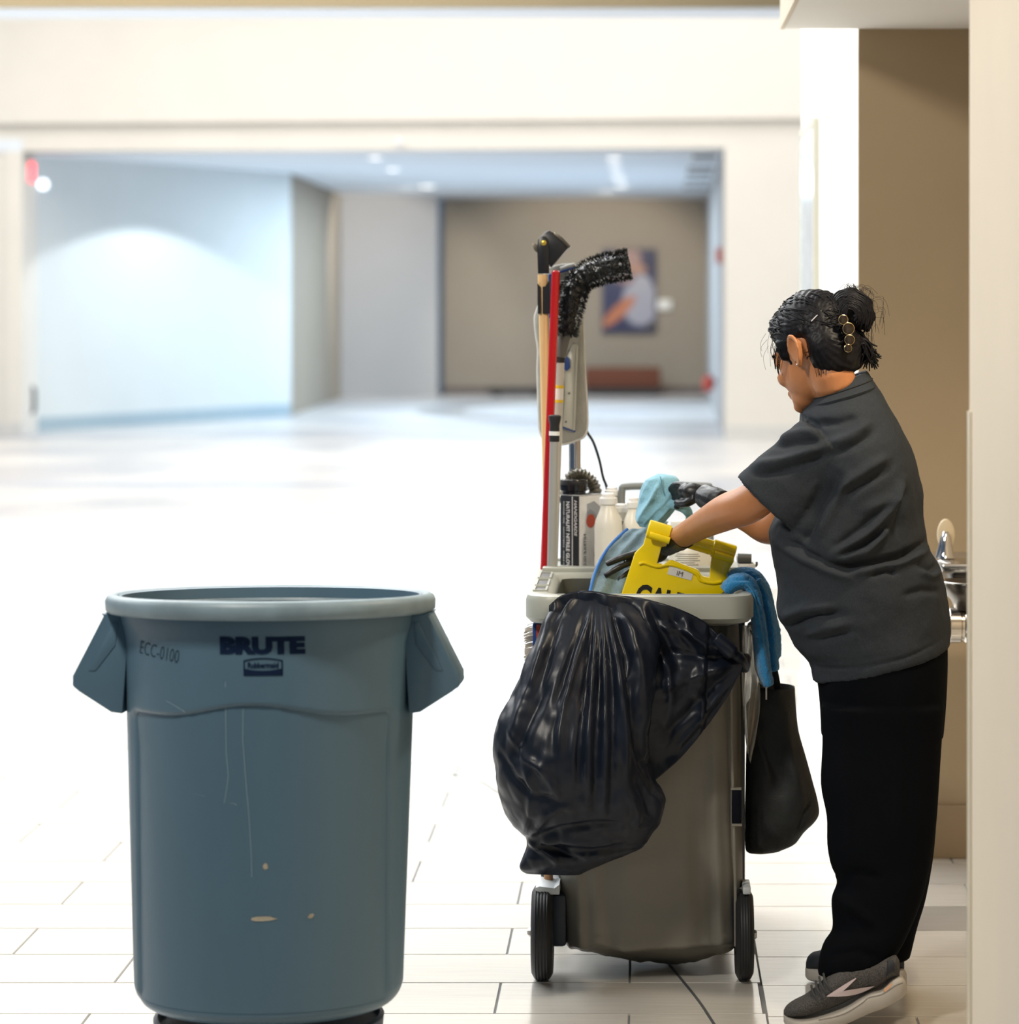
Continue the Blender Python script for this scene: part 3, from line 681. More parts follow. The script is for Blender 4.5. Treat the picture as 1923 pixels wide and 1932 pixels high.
# grey vinyl bag
M_vinyl = mat('grey vinyl', (.185, .172, .145), .45, var=.06, vscale=7, bump=.10, bscale=35)
bag = []
rows = [(1062, 1180, 1398, .0), (1060, 1250, 1400, .0), (1050, 1400, 1402, .0), (1046, 1560, 1404, 0), (1050, 1660, 1405, 0), (1058, 1740, 1404, 0), (1063, 1785, 1402, 0), (1070, 1797, 1396, 0), (1100, 1812, 1380, .0), (1160, 1830, 1330, 0), (1235, 1846, 1290, 0)]
for lx, py, rx, _ in [tuple(r) for r in zip(crv1([r[0] for r in rows], 6), crv1([r[1] for r in rows], 6), crv1([r[2] for r in rows], 6), [0]*200)]:
    Yv = 7.03; x0, x1 = X_(lx, Yv), X_(rx, Yv); z = Z_(py, Yv); sh = 1 if py < 1790 else (1846-py)/56*.75+.25
    r = []
    n = 132
    for j in range(n):
        t = 2*math.pi*j/n; ct, st = math.cos(t), math.sin(t); e_ = 5.5
        x = (x0+x1)/2+(x1-x0)/2*math.copysign(abs(ct)**(2/e_), ct); y = 7.25+.22*sh*math.copysign(abs(st)**(2/e_), st)
        if st < 0:
            fd = 0
            for px_, am, wd in ((1240, -.010, 9), (1262, .008, 12), (1195, .006, 15), (1140, -.007, 18), (1312, -.005, 12), (1378, -.009, 3.5), (1385, .006, 8), (1285, .005, 14), (1335, -.006, 8), (1350, .005, 9), (1215, -.006, 9), (1165, .006, 10), (1100, -.005, 8), (1085, .006, 9)):
                xx = X_(px_+(py-1500)*.04, Yv); fd += am*math.exp(-((x-xx)/(wd*Yv/F))**2)
            y -= fd*sm(1200, 1600, py)*.9+.006*fbm((x, 0, z), 9)
        zz = z+.010*fbm((x*1.5, 3, y), 9)*(1 if py > 1770 else 0)
        r.append(Vector((x, y, zz)))
    bag.append(r)
vb = obj('vinyl_bag', loft(bag), M_vinyl, cart, angle=0)
yv = 7.025
obj('zipper_strip', tube(crv([P(1380, 1270, yv), P(1381, 1400, yv), P(1385, 1560, yv), P(1388, 1700, yv), P(1388, 1785, yv)], 6), .0035, 8), mat('vinyl piping', (.22, .205, .17), .5), vb)
obj('closure_tab', box(X_(1381, yv), X_(1399, yv), yv-.008, yv+.012, Z_(1553, yv), Z_(1490, yv), .002), mat('black tab', (.004, .005, .01), .7, spec=.1), vb)
obj('tab_edging', box(X_(1379, yv), X_(1399, yv), yv-.006, yv+.01, Z_(1490, yv), Z_(1486, yv)), mat('vinyl piping', (.22, .205, .17), .5), vb, smooth=False)
obj('tab_edging', box(X_(1381, yv), X_(1400, yv), yv-.006, yv+.01, Z_(1558, yv), Z_(1553, yv)), mat('vinyl piping', (.22, .205, .17), .5), vb, smooth=False)
# wheels
def wheel(px, Y, py0, py1, wpx, sg):
    r = (py1-py0)/2*Y/F; c = Vector((X_(px, Y), Y, r)); hw = wpx/2*Y/F
    M = Matrix.Translation(c) @ Matrix.Rotation(math.pi/2, 4, 'Y')
    prof = [(r*.45, -hw), (r*.86, -hw), (r*.96, -hw*.75)]
    for q in (-.5, -.2, .1, .4): prof += [(r, hw*(q-.08)), (r*.985, hw*(q)), (r*.985, hw*(q+.04)), (r, hw*(q+.12))]
    prof += [(r*.96, hw*.75), (r*.86, hw), (r*.45, hw)]
    o = obj('wheel', xf(lathe(prof, 48, (0, 0, 0), False), M), M_rub, cart, angle=50)
    obj('hub', xf(lathe([(.01, -hw*1.02), (r*.42, -hw*.95), (r*.46, -hw*.6), (r*.46, hw*.6), (r*.42, hw*.95), (.01, hw*1.02)], 32), M), mat('dark hub', (.03, .035, .045), .45), o)
    obj('axle_nut', xf(lathe([(.011, hw*sg*1.0), (.011, hw*sg*1.3), (.007, hw*sg*1.45)], 6), M), M_steel, o, smooth=False)
wheel(1024, 7.06, 1680, 1857, 40, -1); wheel(1404, 7.06, 1690, 1858, 34, 1)
obj('axle_block', cat(box(X_(1040, 7.1), X_(1070, 7.1), 7.06, 7.14, .075, .2, .01)), mat('dark axle plastic', (.02, .03, .05), .5), cart)
obj('axle_block', cat(box(X_(1380, 7.1), X_(1398, 7.1), 7.06, 7.14, .075, .2, .01)), mat('dark axle plastic', (.02, .03, .05), .5), cart)
obj('wheel_guard', prism(pl([(1010, 1675), (1018, 1672), (1046, 1676), (1056, 1668), (1056, 1688), (1024, 1688), (1012, 1682)], 7.02), Vector((0, .12, 0)), None, .002), mat('pale guard plastic', (.55, .58, .60), .4), cart)
obj('wheel_guard', box(X_(1402, 7.02), X_(1417, 7.02), 7.02, 7.12, Z_(1688, 7.02), Z_(1674, 7.02), .003), mat('pale guard plastic', (.55, .58, .60), .4), cart)
for x in (xa+.06, xb-.06):
    r = .05; M = Matrix.Translation((x, 7.84, r)) @ Matrix.Rotation(math.pi/2, 4, 'Y')
    o = obj('caster', xf(lathe([(.01, -.014), (r*.9, -.014), (r, -.008), (r, .008), (r*.9, .014), (.01, .014)], 28), M), M_rub, cart)
    obj('fork', cat(box(x-.022, x-.017, 7.82, 7.86, .04, .11), box(x+.017, x+.022, 7.82, 7.86, .04, .11)), M_steeld, o, smooth=False)
# grey carry handle standing behind the bottles
hy = 7.84
obj('push_handle', tube(crv([P(1173, 1010, hy), P(1173, 965, hy), P(1174, 925, hy), P(1182, 918, hy), P(1240, 917, hy), P(1330, 917, hy), P(1338, 925, hy), P(1340, 965, hy), P(1340, 1060, hy)], 5), .010, 10, flat=1.4, up=(0, 1, 0)), mat('mid grey handle', (.21, .225, .22), .45), cart)
obj('handle_post', tube([P(1173, 1005, hy), P(1173, 1085, hy)], .010, 10), mat('mid grey handle', (.21, .225, .22), .45), cart)
# tool clip on the right end
obj('tool_clip', cat(box(X_(1392, 7.5), X_(1424, 7.5), 7.44, 7.56, Z_(1070, 7.5), Z_(1060, 7.5), .003), box(X_(1390, 7.5), X_(1412, 7.5), 7.46, 7.54, Z_(1060, 7.5), Z_(1046, 7.5), .003)), mat('white clip plastic', (.62, .63, .64), .3), cart)
obj('clip_jaw', cat(tube([P(1392, 1053, 7.45), P(1418, 1054, 7.45)], .012, 10), tube(crv([P(1418, 1062, 7.45), P(1427, 1068, 7.45), P(1428, 1060, 7.45)], 4), .003, 6)), M_cartd, cart)
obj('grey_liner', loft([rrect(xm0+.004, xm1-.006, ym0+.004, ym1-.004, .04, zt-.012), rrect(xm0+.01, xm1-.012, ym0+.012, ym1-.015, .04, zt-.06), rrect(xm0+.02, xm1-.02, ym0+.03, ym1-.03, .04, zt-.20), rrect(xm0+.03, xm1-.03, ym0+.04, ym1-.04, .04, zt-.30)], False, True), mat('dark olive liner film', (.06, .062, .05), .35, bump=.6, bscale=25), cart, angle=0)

# ------------------------------------------------------------------ black rubbish sack draped over the cart lip
M_sack = mat('black polythene film', (.006, .009, .017), .36, var=.25, vscale=12, bump=.16, bscale=40, spec=.28, stretch=(1, 1, .5))  # film is black; the navy tint puts bluish veiling glare into its colour
sack = empty('rubbish_sack', P(1120, 1650, 6.85), 'black plastic rubbish sack bulging down from the cart front', 'sack')
rows = [(1058, 1128, 1195, 1128, 6.95, .030), (1035, 1160, 1225, 1155, 6.925, .04), (1012, 1210, 1250, 1205, 6.90, .065), (985, 1265, 1246, 1262, 6.88, .085), (957, 1320, 1236, 1320, 6.865, .10), (936, 1375, 1228, 1378, 6.855, .115), (928, 1425, 1230, 1430, 6.85, .12), (932, 1475, 1243, 1478, 6.855, .115), (944, 1520, 1261, 1512, 6.86, .105),
        (965, 1555, 1246, 1550, 6.87, .09), (987, 1580, 1226, 1574, 6.885, .075), (990, 1598, 1217, 1590, 6.89, .055), (982, 1620, 1200, 1604, 6.885, .05), (978, 1638, 1140, 1628, 6.89, .035), (992, 1648, 1092, 1650, 6.90, .012)]
dr = dens(rows, 9); n = 200; rings = []
for i, (lx, ly, rx, ry, Y, hy_) in enumerate(dr):
    a = P(lx, ly, Y); b_ = P(rx, ry, Y); c = (a+b_)/2; v = i/(len(dr)-1); ring = []
    for j in range(n):
        t = 2*math.pi*j/n; ct, st = math.cos(t), math.sin(t)
        p = c+(b_-a)/2*math.copysign(abs(ct)**(2/2.2), ct)+Vector((0, hy_*math.copysign(abs(st)**.9, st), 0))
        u = ct                                   # -1 left .. 1 right
        conv = (u-.05)*lerp(1.5, .95, v)+.05*math.sin(v*3)
        f1 = .5+.5*math.sin(conv*30+2.6*fbm((u*2.2, v*.8, 0), 1.6)); f1 = f1**1.6
        amp = (.0035*math.exp(-((v-.36)/.36)**2)+.0005)*(.45+1.1*abs(fbm((u*3.1, v*.5, 2), 1.3)))
        d = f1*amp*math.exp(-((u-.05)/.42)**2)
        cr = (facets((p.x*1.1+.02*fbm(p, 6), p.y, p.z*.62+.03*fbm(p+Vector((4, 0, 0)), 5)), 8))*.013*(sm(.02, .12, v)*(1-.3*sm(.9, 1, v)))
        cr2 = facets((p.x+.2*p.z, p.y, p.z*.7), 24, 3)*.0035
        big = fbm((p.x, p.y, p.z), 5)*.012
        nn = Vector((ct*hy_, st*.2, 0)).normalized() if abs(st)+abs(ct) > 0 else Vector((0, -1, 0))
        k_ = 1 if st < .2 else .3
        p = p+nn*(d+cr+cr2+big)*k_*min(1, v*6+.3)
        p.y = min(p.y, 7.015)
        ring.append(p)
    rings.append(ring)
SF = [([(1118, 1150), (1090, 1230), (1065, 1330), (1050, 1430)], .012, 7), ([(1112, 1155), (1078, 1240), (1048, 1330)], -.012, 7), ([(1122, 1150), (1108, 1260), (1096, 1380), (1090, 1500)], -.013, 6), ([(1126, 1150), (1118, 1260), (1110, 1390), (1108, 1520)], .012, 6), ([(1130, 1150), (1130, 1280), (1126, 1400), (1124, 1530)], -.011, 5),
      ([(1134, 1150), (1142, 1280), (1142, 1400), (1138, 1540)], .011, 6), ([(1138, 1150), (1154, 1280), (1158, 1400), (1154, 1530)], -.010, 5), ([(1142, 1150), (1168, 1270), (1180, 1380), (1182, 1480)], .011, 7), ([(1150, 1150), (1182, 1240), (1196, 1340), (1212, 1440), (1240, 1500)], -.018, 9), ([(1160, 1150), (1205, 1240), (1216, 1320), (1222, 1400)], .010, 10),
      ([(1040, 1160), (1020, 1230), (1000, 1290)], .008, 8), ([(1060, 1150), (1040, 1220), (1010, 1320)], -.009, 8), ([(1020, 1260), (985, 1330), (962, 1400)], .010, 10), ([(1035, 1290), (1000, 1360), (965, 1440)], -.009, 9), ([(960, 1380), (990, 1430), (1030, 1450)], .007, 7), ([(940, 1420), (970, 1470), (1010, 1500), (1050, 1505)], -.009, 7), ([(1015, 1440), (1040, 1470), (1060, 1510)], .008, 8),
      ([(985, 1590), (1000, 1540), (1005, 1490), (990, 1440)], .010, 8), ([(1000, 1585), (1030, 1540), (1060, 1520), (1080, 1525)], .009, 7), ([(1005, 1595), (1060, 1570), (1120, 1560), (1180, 1560)], -.013, 9), ([(1000, 1605), (1060, 1592), (1120, 1598), (1180, 1590)], .010, 8), ([(995, 1600), (1030, 1625), (1060, 1645)], .008, 6), ([(1010, 1600), (1060, 1620), (1100, 1640)], -.008, 6),
      ([(1215, 1450), (1235, 1480), (1250, 1510)], .010, 7), ([(1200, 1470), (1220, 1510), (1230, 1550)], -.009, 7), ([(1190, 1500), (1205, 1540), (1200, 1570)], .008, 8), ([(1085, 1140), (1060, 1165), (1040, 1200)], .008, 6), ([(1150, 1170), (1180, 1185), (1205, 1215)], .008, 6)]
sbv = folds(loft(rings), SF, 6.76)
obj('sack_body', sbv, M_sack, sack, angle=0)
# the part of the sack stretched to the right along the lip
T = crv([(1036, 1142, 0), (1062, 1122, 0), (1110, 1114, 0), (1165, 1122, 0), (1220, 1130, 0), (1275, 1146, 0), (1325, 1170, 0), (1365, 1205, 0), (1404, 1240, 0)], 14)
B = crv([(1040, 1300, 0), (1080, 1360, 0), (1130, 1420, 0), (1175, 1470, 0), (1215, 1482, 0), (1262, 1450, 0), (1312, 1398, 0), (1370, 1318, 0), (1404, 1252, 0)], 14)
grid = []
NV = 74
for i in range(len(T)):
    col = []; u = i/(len(T)-1)
    # two rows tucked over the lip into the opening
    inl = sm(.86, .68, u)
    top = T[i]
    col.append(P(top.x, top.y+26, 7.02 if inl > .5 else 6.945))
    col.append(P(top.x, top.y+8, lerp(6.935, 7.0, inl)))
    for j in range(NV):
        v = j/(NV-1); q = T[i].lerp(B[i], v); Y0 = lerp(6.925, 6.925, v)
        if T[i].y > 1178: Y0 = 6.94
        sag = .035*math.sin(math.pi*min(v*1.1, 1))*math.sin(math.pi*min(u*1.05, 1))
        p = P(q.x, q.y, Y0-sag)
        cr = facets((p.x+.03*fbm(p, 6)+.5*p.z, 0, p.z*.7), 9, 7)*.024*(.35+.65*math.sin(math.pi*min(1, v+.25)))
        cr += facets((p.x-.3*p.z, 1, p.z*.8), 26, 1)*.005
        rad_ = math.sin((u*26)+2*fbm((u*3, v, 4), 1.5))*.006*math.exp(-((v-.25)/.35)**2)
        p.y -= cr+rad_+.006
        p.y = min(p.y, 6.943)
        col.append(p)
    grid.append(col)
FF = [([(1395, 1238), (1340, 1215), (1290, 1190), (1240, 1180)], .014, 8), ([(1390, 1246), (1330, 1240), (1270, 1230), (1225, 1235)], -.013, 9), ([(1388, 1252), (1330, 1270), (1280, 1285), (1235, 1300)], .010, 10), ([(1380, 1262), (1330, 1310), (1290, 1350), (1250, 1390)], -.010, 10), ([(1210, 1150), (1235, 1200), (1262, 1260), (1266, 1330)], .012, 8), ([(1225, 1150), (1255, 1200), (1280, 1260)], -.010, 7), ([(1180, 1140), (1200, 1190), (1215, 1240)], -.012, 8),
      ([(1290, 1165), (1310, 1200), (1340, 1230)], .009, 7), ([(1260, 1155), (1285, 1195), (1320, 1235)], -.009, 7), ([(1310, 1300), (1330, 1330), (1325, 1370)], .007, 7), ([(1370, 1300), (1330, 1350), (1280, 1410)], .008, 6)]
shf = sheet(grid, .0025)
Vf = np.array([tuple(p) for p in shf[0]]); Df = np.zeros(len(Vf))
for pl_, am, wd in FF:
    d_, t_ = seg_dist(Vf[:, 0], Vf[:, 2], [(X_(a, 6.92), Z_(b, 6.92)) for a, b in pl_])
    Df += am*np.exp(-(d_/(wd*6.92/F))**2)*np.clip(np.sin(np.pi*(t_*.9+.05))*1.6, 0, 1)
Vf[:, 1] -= Df+.010*(np.abs(Df) > 1e-4)*0
Vf[:, 1] = np.where(Vf[:, 1] > 6.95, np.where(Vf[:, 2] < zt-.002, np.minimum(Vf[:, 1], 7.02), Vf[:, 1]), Vf[:, 1])
obj('sack_flap', ([Vector(p) for p in Vf], shf[1]), M_sack, sack, angle=0)
obj('twisted_corner', tube(crv([P(1350, 1205, 6.93), P(1378, 1228, 6.925), P(1398, 1244, 6.94), P(1406, 1262, 7.0), P(1409, 1240, 7.1)], 6), [.02]*8+[.013]*9+[.01]*8, 10), M_sack, sack, angle=0)

# ------------------------------------------------------------------ yellow floor sign
M_yel = mat('glossy yellow plastic', (.95, .70, .0), .22, var=.02, coat=.3)
Ys = 7.16
sign = empty('caution_sign', P(1280, 1200, Ys), 'yellow folding caution floor sign with hand grip stuck in the cart bag', 'sign')
outer = pl([(1222, 1000), (1300, 1018), (1384, 1042), (1385, 1060), (1375, 1076), (1377, 1090), (1379, 1107), (1357, 1124), (1348, 1235), (1150, 1235), (1172, 1124), (1198, 1044), (1214, 1028)], Ys)
hole = pl([(1260, 1016), (1300, 1026), (1345, 1040), (1341, 1063), (1339, 1090), (1325, 1087), (1318, 1076), (1312, 1073), (1268, 1057), (1262, 1058), (1253, 1066), (1240, 1063), (1245, 1045), (1248, 1032), (1258, 1031)], Ys)
panel_vf = prism(outer, Vector((0, .022, 0)), [hole], .003)
obj('panel', panel_vf, M_yel, sign, angle=35)
ax0, ax1 = P(1222, 997, Ys+.008), P(1387, 1046, Ys+.008)
axd = (ax1-ax0).normalized()
def along(t): return ax0.lerp(ax1, t)
obj('grip_bar', tube([along(0), along(.01), along(.25), along(.26), along(.74), along(.75), along(.99), along(1)], [.019, .023, .023, .0185, .0185, .022, .022, .018], 20), M_yel, sign, angle=40)
for t0, t1 in ((.0, .27), (.74, 1.0)):
    pA, pB = along(t0+.02)+Vector((0, -.026, -.012)), along(t1-.02)+Vector((0, -.026, -.012))
    obj('hinge_knuckle', tube([pA, pB], .009, 10), M_yel, sign)
ra = [P(a, b, Ys-.001) for a, b in [(1206, 1064), (1216, 1062), (1240, 1069), (1268, 1066), (1312, 1082), (1322, 1095), (1345, 1100), (1362, 1097)]]
obj('moulded_ridge', tube(crv(ra, 5), .004, 8), M_yel, sign)
Rl = Matrix.Rotation(math.radians(-14), 4, 'Y').inverted()
c = P(1284, 1082, Ys-.001); ang = math.radians(14)
def onsign(vf, px, py, rot, off=.001):
    c = P(px, py, Ys-off); R = Matrix.Rotation(-rot, 2)
    return [c+Vector(((R @ p.xy).x, 0, (R @ p.xy).y)) for p in vf[0]], vf[1]
lb = ([Vector((x*47/2*Ys/F, y*17/2*Ys/F, 0)) for x, y in ((-1, -1), (1, -1), (1, 1), (-1, 1))], [(0, 1, 2, 3)])
v4, _ = onsign(lb, 1284, 1081, math.radians(15), .0015)
lab = obj('name_sticker', prism(v4, Vector((0, .001, 0))), mat('off white sticker', (.80, .77, .70), .4), sign, smooth=False)
obj('sticker_lettering', onsign(fit2d(text2d('IM', .02, 0), 11*Ys/F, 9*Ys/F), 1283, 1082, math.radians(15), .003), mat('grey ink', (.12, .11, .10), .6), lab, smooth=False)
obj('warning_lettering', onsign(fit2d(text2d('CAUTION', .06, .0022), 180*Ys/F, 44*Ys/F), 1288, 1141, math.radians(13), .0015), mat('black ink', (.01, .01, .01), .5), sign, smooth=False)

# ------------------------------------------------------------------ items on the cart tray
zd = zt-.041
def at(px, Y): return Vector((X_(px, Y), Y, 0))
# glove box
Yx = 7.73
gb = empty('glove_box', (X_(1093, Yx), Yx, zd), 'upright black and white cardboard box of nitrile gloves', 'box')
gb.rotation_euler = (0, 0, math.radians(-38))
gh = (1.61-(936-CY)*Yx/F)-zd
obj('carton', box(-.064, 0, 0, .10, 0, gh, .001), mat('black carton', (.012, .015, .022), .45), gb, local=True, smooth=False)
obj('white_panel', box(-.0, .0012, .0, .10, .002, gh-.001), mat('white carton print', (.72, .72, .72), .45, var=.08, vscale=30), gb, local=True, smooth=False)
obj('top_panel', cat(box(-.064, .0, .0, .10, gh, gh+.001)), mat('pale carton top', (.55, .56, .57), .45), gb, local=True, smooth=False)
obj('top_print', cat(box(-.058, -.034, .006, .094, gh+.001, gh+.0016), box(-.028, -.012, .02, .07, gh+.001, gh+.0016)), mat('black carton', (.012, .015, .022), .45), gb, local=True, smooth=False)
obj('white_line', box(-.0235, -.0215, -.0012, .001, .001, gh-.002), mat('white print', (.8, .8, .8), .5), gb, local=True, smooth=False)
def vert(s_, w_, h_, x, z, bold=0, shear=0, y=-.0014):
    t_ = fit2d(text2d(s_, .02, bold, shear), w_, h_)
    return [Vector((x+p.y, y, z-p.x)) for p in t_[0]], t_[1]
M_wp = mat('white print', (.8, .8, .8), .5)
obj('product_lettering', vert('NATURALFIT NITRILE GLOVES', gh*.82, .012, -.037, gh*.52, .0006), M_wp, gb, local=True, smooth=False)
obj('small_lettering', vert('POWDER FREE - NON-STERILE - SINGLE USE', gh*.78, .0045, -.051, gh*.54, .0002), M_wp, gb, local=True, smooth=False)
obj('brand_lettering', vert('HANDGARDS', gh*.42, .010, -.011, gh*.74, .0006, .25), M_wp, gb, local=True, smooth=False)
def face_x(pts, x): return [Vector((x, a, b)) for a, b in pts]
obj('glove_picture', prism(face_x([(.03, gh*.90), (.06, gh*.93), (.085, gh*.86), (.08, gh*.74), (.055, gh*.66), (.03, gh*.72)], .0014), Vector((.0006, 0, 0))), mat('grey print', (.30, .32, .35), .5), gb, local=True, smooth=False)
obj('red_oval', prism([Vector((.0022, .045+.018*math.cos(t), gh*.70+.018*math.sin(t))) for t in np.linspace(0, 2*math.pi, 17)[:-1]], Vector((.0005, 0, 0))), mat('red print', (.55, .08, .04), .5), gb, local=True, smooth=False)
obj('opening', prism(face_x([(.065, .01), (.092, .01), (.094, gh*.60), (.085, gh*.66), (.068, gh*.5), (.060, gh*.3)], .0014), Vector((.0005, 0, 0))), mat('black carton', (.012, .015, .022), .45), gb, local=True, smooth=False)
obj('side_lettering', ([Vector((.0016, .022+p.y*.0+(-p.y), p.x*-1+gh*.3)) for p in fit2d(text2d('NITRILE GLOVES', .02, .0004), gh*.5, .010)[0]], text2d('NITRILE GLOVES', .02, .0004)[1]), mat('dark grey print', (.08, .08, .09), .5), gb, local=True, smooth=False)
# black canister and ribbed hose
M_gblk = mat('glossy black plastic', (.008, .009, .012), .18, bump=.15, bscale=15)
Yk = 7.80; c = at(1083, Yk); r_ = 26*Yk/F
k0 = zd
cn = empty('canister', (c.x, Yk+.0, k0), 'black cylindrical canister behind the glove box', 'canister')
zt2 = Z_(905, Yk)
obj('body', lathe([(r_*.8, k0), (r_*.86, k0+.005), (r_*.86, zt2-.03), (r_, zt2-.028), (r_, zt2-.003), (r_*.97, zt2), (r_*.3, zt2+.001)], 40, (c.x, Yk, 0)), M_gblk, cn)
obj('lid_band', lathe([(r_*1.0, zt2-.012), (r_*1.02, zt2-.011), (r_*1.02, zt2-.004), (r_*1.0, zt2-.003)], 40, (c.x, Yk, 0), False), M_rub, cn)
Yh = 7.87
hp = crv([P(1072, 975, Yh), P(1068, 920, Yh), P(1080, 900, Yh), P(1098, 896, Yh), P(1115, 908, Yh), P(1124, 932, Yh), P(1126, 985, Yh), P(1126, 1060, Yh)], 7)
rr_ = [.0145 if i % 2 else .0195 for i in range(len(hp))]
hs = empty('vacuum_hose', P(1126, 1060, Yh), 'ribbed shiny grey vacuum hose arching beside the glove box', 'hose')
obj('ribbed_tube', tube(hp, rr_, 16), mat('metallic hose plastic', (.22, .21, .18), .28, .75), hs, angle=25)
obj('cuff', tube([P(1126, 1035, Yh), P(1126, 1068, Yh)], .021, 16), M_gblk, hs)
# bottles
M_milk = mat('translucent white plastic', (.80, .78, .70), .35, var=.03); M_wcap = mat('white cap', (.84, .84, .82), .35)
def bottle(px, Y, r, ytop, ysh, label, neck=.35, ribs=False, m=None):
    c = at(px, Y); z1 = Z_(ysh, Y); z2 = Z_(ytop, Y); h_ = z1-zd
    e = empty('bottle', (c.x, Y, zd), label, 'bottle', 'bottles on the cart tray')
    obj('bottle_body', lathe([(r*.85, zd), (r, zd+.006), (r, zd+h_*.72), (r*.95, zd+h_*.82), (r*.7, zd+h_*.93), (r*neck*1.3, z1), (r*neck*1.2, z1+.01)], 36, (c.x, Y, 0)), m or M_milk, e)
    hc = z2-z1-.008
    obj('cap', lathe([(r*neck*1.5, z1+.008), (r*neck*1.55, z1+.012), (r*neck*1.55, z1+.008+hc*.55), (r*neck*1.2, z1+.008+hc*.62), (r*neck*1.1, z2-.002), (r*neck*.8, z2)], 28, (c.x, Y, 0)), M_wcap, e)
    return e, c, r, h_
bottle(1148, 7.70, .036, 930, 957, 'squat milky white bottle directly right of the glove box', .42)
e, c, r, h_ = bottle(1170, 7.78, .034, 950, 972, 'milky bottle with an ECO label and orange mark', .45)
lz = Z_(985, 7.78)
tv = fit2d(text2d('ECO', .02, .0006), 17*7.78/F, 8*7.78/F)
def oncyl(vf, c, r, z0, xo=0): return [Vector((c.x+r*math.sin((p.x+xo)/r), c.y-r*math.cos((p.x+xo)/r), z0+p.y)) for p in vf[0]], vf[1]
obj('label_lettering', oncyl(tv, c, r*1.02, lz, .004), mat('black ink', (.01, .01, .01), .5), e, smooth=False)
obj('label_mark', oncyl(face2d([Vector((-.006, 0, 0)), Vector((.008, .012, 0)), Vector((.012, -.006, 0))]), c, r*1.02, lz-.030, .004), mat('orange print', (.75, .16, .04), .5), e, smooth=False)
bottle(1196, 7.74, .030, 938, 964, 'milky white bottle half hidden by the light blue cloth', .4)
bottle(1155, 7.85, .030, 918, 940, 'rearmost white bottle with a tall white cap', .42)
Yj = 7.68; c = at(1302, Yj); r = 40*Yj/F
e = empty('spray_bottle', (c.x, Yj, zd), 'white spray bottle with printed lines seen through the sign grip', 'bottle')
zt3 = Z_(1018, Yj)
obj('bottle_body', lathe([(r*.9, zd), (r, zd+.006), (r, zt3-.025), (r*.85, zt3-.01), (r*.45, zt3), (r*.4, zt3+.01)], 36, (c.x, Yj, 0)), M_milk, e)
obj('collar', lathe([(r*.45, zt3+.008), (r*.48, zt3+.01), (r*.48, zt3+.026), (r*.3, zt3+.03)], 24, (c.x, Yj, 0)), M_wcap, e)
obj('trigger_head', cat(box(c.x-.05, c.x+.02, Yj-.012, Yj+.012, zt3+.028, zt3+.05, .005), tube(crv([Vector((c.x-.03, Yj, zt3+.03)), Vector((c.x-.038, Yj, zt3+.0)), Vector((c.x-.03, Yj, zt3-.02))], 4), .005, 8)), M_wcap, e)
for q in range(6):
    w_ = (.03, .034, .028, .034, .02, .03)[q]
    obj('printed_line', oncyl(strip2d([Vector((lerp(-w_, w_, i/8)-.008, 0, 0)) for i in range(9)], [Vector((lerp(-w_, w_, i/8)-.008, .0016, 0)) for i in range(9)]), c, r*1.01, Z_(1043, Yj)-q*.0055), mat('grey ink', (.12, .11, .10), .6), e, smooth=False)
# ------------------------------------------------------------------ long handled tools on the left of the cart
def pole(a, b, r, n=14): return tube([Vector(a), Vector(b)], r, n)
M_wood = mat('striped pine', (.80, .52, .24), .45, var=.22, vscale=90, stretch=(1, 1, .03))
Yw = 7.70
zlow = zt-.12
w1 = empty('wooden_mop_handle', P(1036, 1062, Yw), 'pale wooden mop handle with black metal clamp head', 'mop handle')
tp, bt = P(1024, 518, Yw), P(1037, 1062, Yw)
bt2 = bt+(bt-tp).normalized()*.15
obj('shaft', pole(bt2, tp, .0128), M_wood, w1)
M_blk = mat('black painted metal', (.012, .012, .014), .35)
sl = [(1015, 517), (1037, 515), (1038, 590), (1017, 591)]
obj('clamp_sleeve', cat(prism(pl([(1014, 535), (1020, 541), (1021, 592), (1015, 592)], Yw-.018), Vector((0, .036, 0))), prism(pl([(1037, 528), (1029, 540), (1024, 541), (1024, 592), (1039, 592)], Yw-.018), Vector((0, .036, 0))), prism(pl([(1014, 560), (1038, 560), (1038, 592), (1015, 592)], Yw+.012), Vector((0, .006, 0)))), M_blk, w1, smooth=False)
obj('clamp_yoke', prism(pl([(1015, 516), (1014, 470), (1015, 452), (1020, 446), (1030, 446), (1035, 452), (1036, 470), (1036, 516)], Yw-.014), Vector((0, .028, 0)), None, .002), M_blk, w1)
obj('clamp_jaw', prism(pl([(1014, 462), (1018, 450), (1028, 438), (1036, 435), (1048, 441), (1064, 454), (1075, 465), (1039, 505), (1036, 498), (1034, 470)], Yw-.011), Vector((0, .05, 0)), None, .002), M_blk, w1)
obj('jaw_edge', prism(pl([(1046, 437), (1062, 448), (1077, 464), (1074, 469), (1060, 455), (1044, 443)], Yw-.016), Vector((0, .06, 0)), None, .001), mat('dark worn steel', (.16, .14, .11), .35, .8), w1)
obj('thumb_lever', prism(pl([(1004, 458), (1010, 460), (1017, 463), (1016, 479), (1008, 472)], Yw-.008), Vector((0, .016, 0)), None, .001), mat('dark worn steel', (.16, .14, .11), .35, .8), w1)
c = P(1026, 458, Yw-.014)
obj('brass_rivet', xf(lathe([(.0072, 0), (.0072, .003), (.003, .005)], 18), Matrix.Translation(c) @ Matrix.Rotation(math.pi/2, 4, 'X')), mat('brass', (.62, .46, .08), .3, .7), w1)
